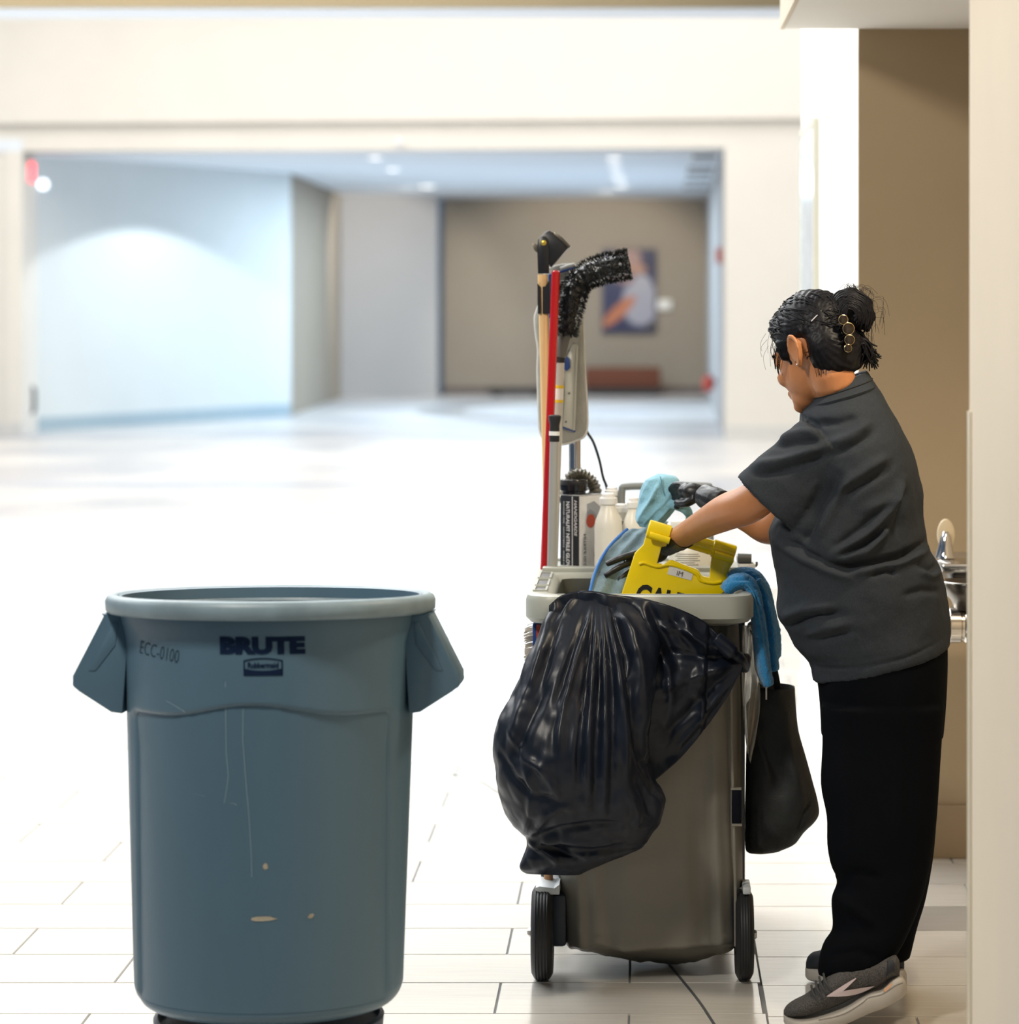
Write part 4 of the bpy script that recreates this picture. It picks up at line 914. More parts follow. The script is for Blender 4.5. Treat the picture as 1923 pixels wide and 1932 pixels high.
# red pole
Yr = 7.64
a, b_ = P(1028, 1062, Yr), P(1049, 513, Yr); a = a+(a-b_).normalized()*.15
rp = empty('red_pole', a, 'straight glossy red metal pole beside the wooden handle', 'pole')
obj('shaft', pole(a, b_, .0108, 8), mat('red enamel metal', (.50, .008, .012), .25, coat=.4), rp)
obj('end_cap', tube([b_, b_+(b_-a).normalized()*.004], [.0108, .007], 12), mat('red enamel metal', (.50, .008, .012), .25), rp)
# short telescopic pole with black grip
Yt = 7.60; a, b_ = P(1041, 1062, Yt), P(1047, 783, Yt); d_ = (b_-a); a2 = a-d_.normalized()*.15
tpz = empty('telescopic_pole', a2, 'short light grey telescopic pole with black tapered grip', 'pole')
obj('shaft', pole(a2, a.lerp(b_, .87), .0115), mat('light grey tube', (.42, .42, .40), .35, .3), tpz)
obj('grip', tube([a.lerp(b_, t) for t in (.82, .825, .89, .93, .965, .985, .995, 1.0)], [.0125, .0135, .0130, .0125, .0155, .0165, .016, .012], 18), M_rub, tpz)
obj('white_band', tube([a.lerp(b_, .862), a.lerp(b_, .89)], .0138, 18), M_wcap, tpz)
# duster pole with fuzzy black head
Yd = 7.72; a, b_ = P(1045, 1062, Yd), P(1058, 672, Yd); a2 = a+(a-b_).normalized()*.15
du = empty('duster', a2, 'long handled duster with bent shaggy black head', 'duster')
obj('shaft', pole(a2, b_, .0105), mat('pale aluminium tube', (.62, .62, .58), .35, .4), du)
for t in (.775, .845): obj('yellow_band', tube([a.lerp(b_, t), a.lerp(b_, t+.014)], .0113, 16), mat('yellow tape', (.80, .55, .02), .4), du)
obj('paper_label', tube([a.lerp(b_, .79), a.lerp(b_, .844)], .0109, 16), mat('white paper', (.78, .78, .74), .6), du)
obj('black_collar', tube([P(1057, 684, Yd), P(1058, 672, Yd)], .0125, 16), M_rub, du)
obj('ferrule', tube(crv([P(1058, 674, Yd), P(1062, 650, Yd), P(1067, 630, Yd)], 5), [.014, .0145, .015, .0155, .016, .0165, .017, .0175, .018, .0185, .019], 16), mat('grey rubber ferrule', (.13, .13, .12), .5), du)
sp = crv([P(1069, 634, Yd), P(1074, 590, Yd), P(1082, 550, Yd), P(1102, 523, Yd), P(1135, 508, Yd), P(1168, 502, Yd), P(1188, 498, Yd)], 14)
core_r = [lerp(.018, .026, sm(0, .3, i/(len(sp)-1))) for i in range(len(sp))]
M_fuzz = mat('shiny black fibre', (.010, .011, .011), .3, spec=.7)
_t = tube(sp, core_r, 28); hd = obj('head_core', ([p+Vector((.004*fbm(p, 70), .004*fbm(p+Vector((5, 0, 0)), 70), .004*fbm(p+Vector((0, 9, 0)), 70))) for p in _t[0]], _t[1]), M_fuzz, du, angle=0)
tv_, tf_ = [], []
random.seed(3)
for i in range(3600):
    t = random.random()*(len(sp)-1); k = int(min(t, len(sp)-2)); p = sp[k].lerp(sp[k+1], t-k); tg = (sp[k+1]-sp[k]).normalized()
    u = tg.orthogonal(); ang_ = random.uniform(0, 6.283); u = Matrix.Rotation(ang_, 3, tg) @ u
    q = p+u*core_r[k]*.97; L = random.uniform(.005, .013); dr_ = (u+tg*random.uniform(-.9, .9)+Vector((0, 0, random.uniform(-.4, .2)))).normalized()
    sd_ = dr_.cross(Vector((random.random()-.5, random.random()-.5, random.random()-.5))).normalized()*.0019
    n_ = len(tv_); b2 = dr_.cross(sd_).normalized()*.0012
    tv_ += [q+sd_, q-sd_+b2, q-b2, q+dr_*L]; tf_ += [(n_, n_+1, n_+3), (n_+1, n_+2, n_+3), (n_+2, n_, n_+3)]
o = obj('shaggy_fibres', (tv_, tf_), M_fuzz, du, smooth=False); o['kind'] = 'stuff'
# flat mop with grey pad hanging upright
Ym = 7.84
fm = empty('flat_mop', P(1060, 840, Ym), 'upright flat mop with grey microfibre pad and blue frame', 'mop')
padc = [(1030, 508), (1062, 500), (1085, 505), (1094, 545), (1099, 600), (1103, 690), (1107, 760), (1108, 800), (1103, 822), (1086, 831), (1062, 838), (1035, 836), (1020, 815), (1017, 770), (1015, 700), (1016, 660), (1012, 630), (1010, 600), (1014, 585), (1022, 560)]
pc = crv([Vector((a, b, 0)) for a, b in padc+padc[:1]], 5)[:-1]
cen = sum(pc, Vector())/len(pc)
rg = []
for dy, k in ((-.014, .0), (-.016, .80), (-.015, .93), (-.008, .99), (.003, 1), (.010, .95), (.012, .5), (.012, .0)):
    ring = []
    for q in pc:
        w_ = cen+(q-cen)*max(k, .01); p = P(w_.x, w_.y, Ym); p.y += dy+.003*fbm((p.x, dy, p.z), 30)
        ring.append(p+Vector((.0018*fbm((p.x, 2, p.z), 60) if k > .9 else 0, 0, 0)))
    rg.append(ring)
M_pad = mat('grey microfibre', (.36, .36, .33), .9, var=.08, vscale=25, bump=.5, bscale=180)
obj('pad', loft(rg), M_pad, fm, angle=0)
obj('pad_binding', tube([P(q.x, q.y, Ym-.004) for q in pc]+[P(pc[0].x, pc[0].y, Ym-.004)], .004, 6), mat('white binding', (.66, .66, .64), .8), fm)
M_bl = mat('blue frame plastic', (.012, .05, .22), .4)
obj('frame_bar', tube([P(1036, 519, Ym-.02), P(1086, 505, Ym-.02)], .003, 8), M_bl, fm)
obj('frame_bar', tube([P(1062, 806, Ym-.02), P(1086, 814, Ym-.02)], .003, 8), M_bl, fm)
obj('frame_bar', tube([P(1037, 519, Ym-.02), P(1038, 600, Ym-.02)], .003, 8), M_bl, fm)
obj('folded_edge', tube(crv([P(1058, 508, Ym-.012), P(1072, 503, Ym-.014), P(1084, 500, Ym-.012)], 4), .006, 8), mat('white binding', (.66, .66, .64), .8), fm)
hinge = prism(pl([(1063, 690), (1080, 650), (1089, 650), (1087, 730), (1082, 812), (1062, 804), (1066, 740)], Ym-.024), Vector((0, .006, 0)), None, .001)
obj('hinge_plate', hinge, mat('pale grey plate', (.50, .50, .45), .35), fm)
obj('plate_lip', tube([P(1089, 652, Ym-.025), P(1083, 812, Ym-.025)], .003, 8), mat('pale grey plate', (.50, .50, .45), .35), fm)
for px, py in ((1074, 742), (1068, 796)): obj('rivet_hole', xf(lathe([(.003, 0), (.003, .002)], 10), Matrix.Translation(P(px, py, Ym-.024)) @ Matrix.Rotation(math.pi/2, 4, 'X')), M_vent, fm, smooth=False)
obj('blue_clamp', prism(pl([(1062, 668), (1075, 676), (1076, 694), (1070, 700), (1063, 697)], Ym-.036), Vector((0, .016, 0)), None, .002), M_bl, fm)
# steel vacuum wand below the pad, black cable
Yv_ = 7.90; a, b_ = P(1086, 1070, Yv_), P(1086, 800, Yv_)
va = empty('vacuum_wand', a, 'chrome vacuum wand tube below the grey mop pad', 'vacuum wand')
obj('wand_tube', pole(a, b_, 10.5*Yv_/F, 20), mat('chrome tube', (.62, .62, .64), .12, 1), va)
obj('wand_sleeve', tube([P(1078, 1070, Yv_+.01), P(1078, 815, Yv_+.01)], .006, 12), mat('brass tone tube', (.42, .32, .20), .25, 1), va)
cb_ = crv([P(1098, 790, 7.88), P(1108, 815, 7.88), P(1120, 835, 7.88), P(1131, 868, 7.88), P(1138, 900, 7.88), P(1146, 925, 7.88), P(1150, 980, 7.88), P(1151, 1062, 7.88)], 6)
thing1('power_cable', tube(cb_, .0036, 8), M_rub, 'thin black power cable curving down beside the white bottles', 'cable')
# broom on the left flank
Yo = 7.06
br_ = empty('broom', P(1000, 1300, Yo), 'upturned broom with beige bristles under the left cart rim', 'broom')
obj('head_block', box(X_(1006, Yo), X_(1020, Yo), Yo-.03, Yo+.10, Z_(1250, Yo), Z_(1174, Yo), .003), M_bl, br_)
obj('red_stripe', box(X_(1013, Yo), X_(1020, Yo), Yo-.032, Yo-.029, Z_(1235, Yo), Z_(1176, Yo)), mat('red print', (.55, .03, .04), .5), br_, smooth=False)
bv = []
random.seed(5)
for i in range(120):
    y = Yo-.03+.13*random.random(); z = Z_(random.uniform(1183, 1245), Yo); x = X_(1007, Yo)
    L = (17+random.uniform(-2, 2))*Yo/F
    bv.append(tube([(x, y, z), (x-L*.6, y, z-.002), (x-L, y+random.uniform(-.004, .004), z-.006)], .0013, 4))
o = obj('bristles', cat(*bv), mat('beige bristle', (.50, .44, .36), .7), br_); o['kind'] = 'stuff'
obj('shaft', pole(P(1036, 1672, Yo+.06), P(1013, 1245, Yo+.04), .011), mat('broom wood', (.42, .22, .10), .5, var=.15, vscale=60, stretch=(1, 1, .05)), br_)
# ------------------------------------------------------------------ cloths
def crumple(vf, a1, s1, a2, s2):
    V, N = outward(vf); out = []
    for p, n_ in zip(V, N):
        d = a1*(ridged(p, s1)-.35)+a2*fbm(p, s2); out.append(Vector(p+n_*d))
    return out, vf[1]
M_lblue = mat('light blue microfibre', (.27, .55, .70), .9, var=.06, vscale=40, bump=.5, bscale=260, sheen=.3)
Yz = 7.36
rows = [(1236, 896, 1250, 893, Yz, .010), (1220, 904, 1276, 901, Yz, .026), (1210, 920, 1287, 922, Yz, .034), (1205, 942, 1285, 946, Yz, .036), (1200, 962, 1270, 968, Yz, .034), (1198, 980, 1254, 986, Yz, .030), (1206, 993, 1236, 997, Yz, .022)]
rg = []; dr = dens(rows, 8)
for i, q in enumerate(dr):
    v = i/(len(dr)-1); c0 = (P(q[0], q[1], Yz)+P(q[2], q[3], Yz))/2; hx = (P(q[2], q[3], Yz)-P(q[0], q[1], Yz))/2; ring_ = []
    for j in range(120):
        t = 2*math.pi*j/120; tw_ = t+v*1.1
        f_ = abs(math.sin(tw_*2.5+.6))**.55*.30+abs(math.sin(tw_*4+2+v*2))**.6*.14
        k_ = 1-(f_-.20)*sm(.05, .35, v)*(1 if math.sin(t) < .3 else .4)
        p = c0+hx*math.cos(t)*(1-.25*(1-k_))+Vector((0, q[5]*math.sin(t)*k_*1.15, 0)); p += Vector((.002, .004, .003))*fbm(p, 30)
        ring_.append(p)
    rg.append(ring_)
tail = tube(crv([P(1252, 952, Yz-.022), P(1276, 952, Yz-.03), P(1293, 960, Yz-.03), P(1300, 972, Yz-.024), P(1296, 982, Yz-.02)], 6), crv1([.012, .014, .013, .010, .004], 6), 14, True, .7, up=(0, 1, 0))
mc = empty('microfibre_cloth', P(1245, 996, Yz), 'light blue microfibre cloth bunched in her far gloved hand', 'cloth')
obj('bunched_cloth', loft(rg), M_lblue, mc, angle=0)
obj('cloth_corner', tail, M_lblue, mc, angle=0)
obj('hem_stitch', tube([P(1246+.9*k+math.sin(k)*.5, 899+k*4.5, Yz-.040+.0006*k) for k in range(9)], .0012, 6), mat('darker blue thread', (.12, .30, .42), .8), mc)
# grey blue mop pad lying in the bag
M_gblue = mat('faded blue terry', (.22, .31, .36), .95, var=.12, vscale=30, bump=.8, bscale=220)
A_, B_, C_, D_ = P(1185, 1000, 7.44), P(1262, 985, 7.46), P(1112, 1130, 7.20), P(1200, 1150, 7.22)
g_ = []
for i in range(40):
    r = []
    for j in range(46):
        u, v = i/39, j/45; bow = math.sin(math.pi*v)*.016
        p = A_.lerp(B_, u).lerp(C_.lerp(D_, u), v)+Vector((-bow*.9, -bow, bow))
        p += Vector((0, -1, .6))*(.006*fbm((p.x, p.y, p.z), 14)+.004*math.sin(u*16+v*5))
        r.append(p)
    g_.append(r)
pad2 = empty('mop_pad', P(1150, 1130, 7.21), 'faded grey blue terry mop pad lying over the bag opening', 'mop pad')
obj('terry_face', sheet(g_, .014), M_gblue, pad2, angle=0)
obj('edge_piping', tube([q[0]+Vector((-.002, -.004, .002)) for q in zip([A_.lerp(C_, j/30)+Vector((-math.sin(math.pi*j/30)*.0145, -math.sin(math.pi*j/30)*.016, math.sin(math.pi*j/30)*.016)) for j in range(31)])], .004, 8), mat('bright blue piping', (.03, .16, .50), .7), pad2)
# bright blue towel over the right rim
M_tow = mat('bright blue terry towel', (.02, .26, .58), .95, var=.10, vscale=60, bump=1.0, bscale=330, sheen=.4)
def ribbon(path, w0, w1, th, Yoff, nw=14):
    c = crv(path, 10); g2 = []
    L = len(c)
    for j in range(nw):
        u = j/(nw-1)-.5; r = []
        for i, p in enumerate(c):
            v = i/(L-1); w_ = lerp(w0, w1, v)
            q = p+Vector((.006*math.sin(u*9+v*3), u*w_, .003*math.sin(u*14)))
            q += Vector((1, 0, .6))*.004*fbm(q, 40)
            r.append(q)
        g2.append(r)
    return sheet(g2, th)
Yt_ = 7.10
tw = empty('towel', P(1445, 1300, Yt_), 'bright blue terry towel folded over the right rim of the cart', 'towel')
tw1 = cat(tube(crv([P(1368, 1116, Yt_-.02), P(1385, 1100, Yt_-.02), P(1405, 1097, Yt_-.02), P(1421, 1115, Yt_-.02), P(1430, 1160, Yt_-.02), P(1437, 1220, Yt_-.02), P(1443, 1265, Yt_-.02), P(1450, 1293, Yt_-.02)], 8), crv1([.016, .019, .019, .017, .017, .018, .0165, .014], 8), 18, True, 2.0, up=(0, 1, 0)),
          tube(crv([P(1375, 1092, Yt_+.06), P(1398, 1082, Yt_+.06), P(1424, 1088, Yt_+.06), P(1440, 1115, Yt_+.05), P(1453, 1160, Yt_+.05), P(1462, 1200, Yt_+.05), P(1464, 1240, Yt_+.05)], 8), crv1([.014, .015, .017, .018, .015, .0145, .012], 8), 18, True, 2.2, up=(0, 1, 0)),
          tube(crv([P(1425, 1095, Yt_+.03), P(1442, 1130, Yt_+.03), P(1452, 1180, Yt_+.03), P(1456, 1230, Yt_+.03), P(1458, 1265, Yt_+.03)], 8), [.016]*33, 16, True, 1.8, up=(0, 1, 0)))
tw1 = fuse(tw1, .0035, 2)
tw1 = folds(tw1, [([(1405, 1096), (1428, 1125), (1440, 1180), (1452, 1260)], -.006, 4), ([(1380, 1090), (1412, 1088), (1436, 1115), (1446, 1160), (1456, 1215)], -.008, 3.5), ([(1415, 1108), (1426, 1150), (1436, 1210), (1446, 1270)], .003, 6)], Yt_)
obj('terry_cloth', crumple(tw1, .002, 45, .0015, 120), M_tow, tw, angle=0)
obj('hem_stitching', tube(crv([P(1406, 1101, Yt_-.056), P(1422, 1120, Yt_-.054), P(1432, 1165, Yt_-.054), P(1440, 1220, Yt_-.054), P(1446, 1270, Yt_-.052)], 6), .0018, 6), mat('pale blue stitching', (.10, .30, .50), .8), tw)
# ------------------------------------------------------------------ things hung on the right side
M_tote = mat('black canvas', (.020, .022, .022), .7, var=.15, vscale=10, bump=.35, bscale=140)
Yo = 7.22
tote = empty('tote_bag', P(1470, 1610, Yo), 'slouching black cloth tote bag hung on the right of the cart', 'bag')
rows = [(1418, 1292, 1500, 1296, Yo, .060), (1414, 1330, 1502, 1332, Yo, .07), (1410, 1380, 1507, 1378, Yo, .08), (1408, 1430, 1520, 1425, Yo, .088), (1407, 1480, 1533, 1472, Yo, .09), (1406, 1525, 1544, 1515, Yo, .09), (1406, 1560, 1543, 1540, Yo, .085), (1406, 1588, 1518, 1566, Yo, .07), (1408, 1604, 1500, 1590, Yo, .05), (1420, 1609, 1470, 1606, Yo, .02)]
rg = [];
dr = dens(rows, 7)
for i, q in enumerate(dr):
    a, b_ = P(q[0], q[1], q[4]), P(q[2], q[3], q[4]); v = i/(len(dr)-1); ring = sring((a+b_)/2, (b_-a)/2, (0, q[5], 0), 80, 2.6)
    rg.append([p+Vector((0, -1 if p.y < Yo else .3, 0))*(.012*fbm((p.x*1.6, 0, p.z*.7), 9)+.004*(ridged((p.x, 0, p.z), 14)-.4)) for p in ring])
tin = [[p+((sum(rg[0], Vector())/80)-p)*.06+Vector((0, 0, -dz)) for p in rg[0]] for dz in (.001, .05)]
tvf = cat(loft(tin[::-1]+rg))
tvf = folds(tvf, [([(1430, 1372), (1450, 1430), (1464, 1470), (1472, 1490)], -.010, 3), ([(1424, 1372), (1444, 1430), (1458, 1470)], .006, 6), ([(1480, 1340), (1490, 1420), (1512, 1500)], .006, 8), ([(1500, 1560), (1515, 1525), (1530, 1500)], -.008, 5)], Yo)
obj('bag_body', tvf, M_tote, tote, angle=0)
obj('carry_strap', tube(crv([P(1424, 1300, Yo-.05), P(1416, 1230, Yo-.03), P(1414, 1180, Yo), P(1432, 1195, Yo), P(1456, 1245, Yo-.03), P(1468, 1300, Yo-.05)], 6), .005, 8, True, 2.5, up=(0, 1, 0)), M_tote, tote)
# clear plastic sleeve and grey paddle on a cord
M_film = mat('crinkled clear film', (.55, .52, .45), .12, trans=.55, alpha=.75, bump=.9, bscale=30, spec=.8)
fg = []
Lp = crv([(1402, 1180, 0), (1400, 1260, 0), (1402, 1340, 0), (1411, 1420, 0)], 8); Rp = crv([(1428, 1180, 0), (1432, 1260, 0), (1434, 1340, 0), (1416, 1440, 0)], 8)
for i in range(len(Lp)):
    fg.append([P(lerp(Lp[i].x, Rp[i].x, u), lerp(Lp[i].y, Rp[i].y, u), 7.09-.008*math.sin(u*9+i*.3)) for u in np.linspace(0, 1, 16)])
fs = empty('plastic_sleeve', P(1414, 1430, 7.09), 'crinkled clear plastic sleeve hanging beside the grey vinyl bag', 'plastic sleeve')
obj('film', sheet(fg, .0012), M_film, fs, angle=0)
obj('kraft_insert', prism(pl([(1408, 1330), (1424, 1300), (1424, 1370), (1416, 1410), (1410, 1385)], 7.095), Vector((0, .002, 0))), mat('kraft card', (.34, .25, .16), .7), fs, smooth=False)
pd = empty('dustpan', P(1440, 1300, 7.07), 'grey plastic scoop hanging on a white cord behind the blue towel', 'dustpan')
obj('scoop', prism(pl([(1414, 1190), (1420, 1200), (1424, 1260), (1434, 1290), (1446, 1300), (1452, 1296), (1450, 1240), (1440, 1190)], 7.085), Vector((0, .014, 0)), None, .004), mat('grey scoop plastic', (.26, .245, .22), .4), pd)
obj('cord', tube([P(1446, 1296, 7.08), P(1446, 1320, 7.08)], .0022, 6), mat('white cord', (.7, .68, .62), .7), pd)

# ------------------------------------------------------------------ the cleaner
Yp0 = 6.87
person = empty('person', P(1620, 1930, 6.75), 'person in charcoal polo shirt and black trousers reaching into the cart with gloved hands', 'person')
M_skin = mat('warm skin', (.43, .175, .068), .45, var=.06, vscale=30, bump=.04, bscale=200)
M_shirt = mat('charcoal jersey', (.027, .032, .039), .85, var=.14, vscale=300, bump=.12, bscale=500, spec=.15)
M_trou = mat('black trouser cloth', (.0022, .0028, .0042), .9, spec=.06)
M_hair = mat('black hair', (.004, .004, .006), .45, spec=.18, var=.3, vscale=80)
M_glove = mat('black nitrile', (.010, .010, .011), .38, bump=.25, bscale=60)
# --- head frame: forward, left, up
Hc = P(1536, 664, 6.86)
ay, ap = math.radians(49), math.radians(22)
fwd = Vector((-math.cos(ay)*math.cos(ap), math.sin(ay)*math.cos(ap), -math.sin(ap)))
lft = Vector((0, 0, 1)).cross(fwd).normalized(); upv = fwd.cross(lft).normalized()
HM = Matrix((fwd, lft, upv)).transposed()
def hp_(x, y, z): return Hc+HM @ Vector((x, y, z))
def hell(c, r, R=None, nu=20, nv=14):
    return ell(hp_(*c), r, HM @ R if R else HM, nu, nv)
def ear(sg):
    y = sg*.074; hp_ = lambda x, y, z: Hc+HM @ Vector((x-.024, y, z))
    def hell(c, r): return ell(hp_(*c), r, HM, 20, 14)
    loop = crv([hp_(.012, y, -.030), hp_(.016, y+sg*.006, -.008), hp_(.010, y+sg*.014, .018), hp_(-.006, y+sg*.02, .028), hp_(-.020, y+sg*.022, .016), hp_(-.021, y+sg*.02, -.006), hp_(-.012, y+sg*.015, -.028), hp_(.0, y+sg*.010, -.040)], 5)
    return cat(tube(loop, .0058, 8), hell((-.003, y+sg*.006, -.006), (.017, .006, .030)), hell((.0, y+sg*.008, -.037), (.009, .006, .010)))
head = cat(hell((-.012, 0, .032), (.097, .076, .096)), hell((.035, 0, -.035), (.066, .058, .075)), hell((.058, 0, -.085), (.038, .038, .034)), hell((.082, 0, -.102), (.020, .024, .018)), hell((.075, .034, -.035), (.022, .022, .022)), hell((.075, -.034, -.035), (.022, .022, .022)),
           hell((.102, 0, -.022), (.016, .012, .028)), hell((.110, 0, -.036), (.014, .015, .010)), hell((.082, 0, .022), (.022, .052, .016)), hell((.094, 0, -.066), (.014, .024, .007)), hell((.092, 0, -.076), (.014, .021, .008)), hell((.080, .034, .002), (.014, .018, .010)), hell((.080, -.034, .002), (.014, .018, .010)), ear(1), ear(-1))
neck = tube(crv([hp_(-.03, 0, -.03), hp_(-.035, 0, -.085), P(1580, 745, 6.87), P(1600, 800, 6.88)], 5), [.052]*6+[.050]*5+[.054]*5, 20)
# --- torso, arms and legs beneath the clothes
torso = loft(lrings(dens([(1545, 790, 1665, 800, 6.88, .13), (1535, 840, 1700, 850, 6.88, .17), (1525, 920, 1715, 940, 6.87, .165), (1510, 1020, 1725, 1020, 6.87, .16), (1495, 1110, 1755, 1110, 6.87, .165), (1520, 1190, 1762, 1190, 6.87, .165), (1560, 1260, 1765, 1260, 6.87, .16), (1572, 1330, 1760, 1330, 6.87, .15)], 4), 32))
elbL = P(1420, 947, 6.80); wrL = P(1272, 1021, 7.20)
armL = tube(crv([P(1570, 835, 6.76), P(1500, 885, 6.755), elbL, P(1372, 966, 6.88), P(1325, 990, 7.03), wrL], 6), crv1([.036, .038, .045, .043, .034, .027], 6), 18)
elbR = P(1462, 992, 7.12); wrR = P(1352, 946, 7.18)
armR = tube(crv([P(1560, 850, 7.0), P(1510, 925, 7.08), elbR, P(1415, 975, 7.16), wrR, P(1335, 936, 7.2)], 6), crv1([.045, .044, .044, .040, .027, .022], 6), 18)
legN = tube(crv([P(1660, 1290, 6.78), P(1660, 1500, 6.72), P(1655, 1700, 6.66), P(1655, 1830, 6.62)], 6), crv1([.085, .065, .055, .04], 6), 18)
legF = tube(crv([P(1665, 1290, 6.96), P(1665, 1500, 6.98), P(1665, 1700, 6.99), P(1665, 1800, 6.97)], 6), crv1([.085, .065, .05, .038], 6), 18)
body = fuse(cat(head, neck, torso, armL, armR, legN, legF), .0052, 3)
obj('body', body, M_skin, person, angle=0)
for sg in (1, -1): obj('eye', hell((.086, sg*.033, .0), (.011, .012, .010)), mat('eye white', (.7, .68, .64), .2), person)
obj('eyebrow', cat(tube(crv([hp_(.096, .018, .021), hp_(.093, .034, .026), hp_(.080, .052, .020)], 5), .0035, 6), tube(crv([hp_(.096, -.018, .021), hp_(.093, -.034, .026), hp_(.080, -.052, .020)], 5), .0035, 6)), M_hair, person)
obj('earring', ell(hp_(-.026, .092, -.040), (.0022, .0022, .0022), None, 10, 6), mat('silver stud', (.8, .8, .8), .15, 1), person)
# --- shirt
rows = [(1556, 734, 1634, 704, 6.88, .082), (1530, 756, 1652, 726, 6.88, .122), (1511, 780, 1673, 756, 6.88, .162), (1508, 815, 1692, 792, 6.88, .185), (1502, 850, 1712, 832, 6.875, .200), (1498, 900, 1731, 885, 6.87, .205), (1480, 950, 1741, 935, 6.87, .200), (1452, 1000, 1744, 985, 6.87, .196), (1456, 1040, 1752, 1030, 6.87, .198), (1463, 1080, 1774, 1068, 6.87, .203),
        (1466, 1120, 1785, 1108, 6.87, .206), (1466, 1155, 1789, 1145, 6.87, .206), (1484, 1188, 1791, 1170, 6.87, .204), (1503, 1222, 1791, 1190, 6.87, .202), (1526, 1248, 1791, 1203, 6.87, .200), (1533, 1280, 1791, 1214, 6.87, .198), (1534, 1284, 1790, 1217, 6.87, .196)]
tors = loft(lrings(dens(rows, 5), 64, 2.15))
def sleeve(a, b, r0, u0, v0, u1, v1, hem=True):
    d = (b-a).normalized(); u = (Vector((0, 1, 0)).cross(d)).normalized(); v = d.cross(u).normalized()
    rg = []
    for t, k in ((0, 0), (.15, .12), (.35, .34), (.55, .56), (.75, .78), (.92, .95), (1.0, 1.0)):
        rg.append(sring(a.lerp(b, t), u*lerp(u0, u1, k), v*lerp(v0, v1, k), 40, 2.1))
    rg.append(sring(a.lerp(b, 1.0), u*(u1-.008), v*(v1-.008), 40, 2.1))
    rg.append(sring(a.lerp(b, .80), u*(u1-.018), v*(v1-.016), 40, 2.1))
    return loft(rg)
sL = sleeve(P(1565, 838, 6.765), P(1449, 957, 6.775), 0, .085, .080, .100, .068)
sR = sleeve(P(1560, 850, 6.99), P(1495, 965, 7.06), 0, .085, .080, .085, .070)
shv = fuse(cat(tors, sL, sR), .0048, 4)
FL = [([(1500, 784), (1530, 795), (1556, 820)], -.006, 4.5), ([(1423, 881), (1465, 872), (1503, 859), (1569, 836)], .009, 9), ([(1425, 897), (1470, 890), (1515, 876), (1560, 857)], -.007, 7), ([(1457, 831), (1514, 815), (1553, 818)], .006, 8), ([(1462, 845), (1510, 834), (1548, 832)], -.005, 6),
      ([(1569, 842), (1606, 822), (1640, 797)], .009, 10), ([(1540, 800), (1580, 798), (1620, 785)], -.006, 7), ([(1576, 852), (1612, 838), (1650, 812)], -.007, 8), ([(1574, 925), (1629, 886), (1675, 860)], .007, 10), ([(1585, 935), (1640, 902), (1680, 880)], -.006, 8), ([(1629, 960), (1686, 936), (1704, 905)], .006, 10),
      ([(1575, 900), (1545, 950), (1524, 1000), (1508, 1030)], -.016, 12), ([(1600, 900), (1565, 960), (1540, 1010)], .006, 10), ([(1569, 1044), (1633, 1003), (1680, 955), (1697, 920)], .011, 8), ([(1575, 1030), (1620, 1000), (1660, 960)], -.006, 8), ([(1577, 1053), (1633, 1037), (1662, 1010), (1672, 992)], .010, 7), ([(1580, 1045), (1630, 1022), (1655, 1000)], -.008, 6),
      ([(1557, 1062), (1600, 1066), (1640, 1061), (1700, 1050), (1748, 1030)], -.016, 8), ([(1600, 1078), (1645, 1066), (1690, 1060), (1756, 1042)], .011, 8), ([(1465, 1024), (1510, 1050), (1557, 1072), (1612, 1092)], .008, 8), ([(1480, 1020), (1520, 1042), (1555, 1056)], -.008, 7), ([(1640, 1080), (1670, 1072), (1690, 1078)], -.008, 6), ([(1728, 1062), (1755, 1078), (1776, 1072)], -.006, 6), ([(1735, 1075), (1760, 1090), (1782, 1084)], .006, 7),
      ([(1490, 1187), (1515, 1168), (1541, 1157), (1590, 1154)], -.010, 8), ([(1480, 1172), (1520, 1150), (1570, 1142)], .007, 9), ([(1541, 1209), (1575, 1195), (1610, 1187)], -.006, 7), ([(1520, 1200), (1555, 1182), (1600, 1172)], .006, 8), ([(1700, 1120), (1740, 1112), (1780, 1120)], -.005, 7), ([(1730, 900), (1738, 950), (1740, 990)], -.003, 6), ([(1690, 1010), (1700, 960), (1712, 920)], -.006, 7), ([(1540, 1265), (1620, 1256), (1700, 1238), (1780, 1210)], -.0025, 3), ([(1388, 926), (1440, 965), (1505, 1005)], -.003, 3)]
shv = folds(shv, [(a, b*1.55, c) for a, b, c in FL], 6.72)
V, N = outward(shv)
shv = ([Vector(p+n_*.004*fbm(p, 11)) for p, n_ in zip(V, N)], shv[1])
sh = obj('shirt', shv, M_shirt, person, angle=0)
# collar
def cring(lx, ly, rx, ry, hy): return sring((P(lx, ly, 6.877)+P(rx, ry, 6.877))/2, (P(rx, ry, 6.877)-P(lx, ly, 6.877))/2, (0, hy, 0), 56, 2.2)
obj('collar', loft([cring(1546, 776, 1640, 735, .084), cring(1546, 742, 1632, 702, .084), cring(1543, 739, 1635, 699, .088), cring(1540, 741, 1638, 702, .094), cring(1525, 764, 1653, 727, .138), cring(1526, 769, 1652, 732, .136), cring(1546, 776, 1640, 735, .084)], False, False), M_shirt, sh, angle=50)
obj('collar_seam', tube(cring(1532, 752, 1646, 714, .1175)+cring(1532, 752, 1646, 714, .1175)[:1], .0014, 6), mat('dark seam thread', (.010, .011, .013), .9), sh)
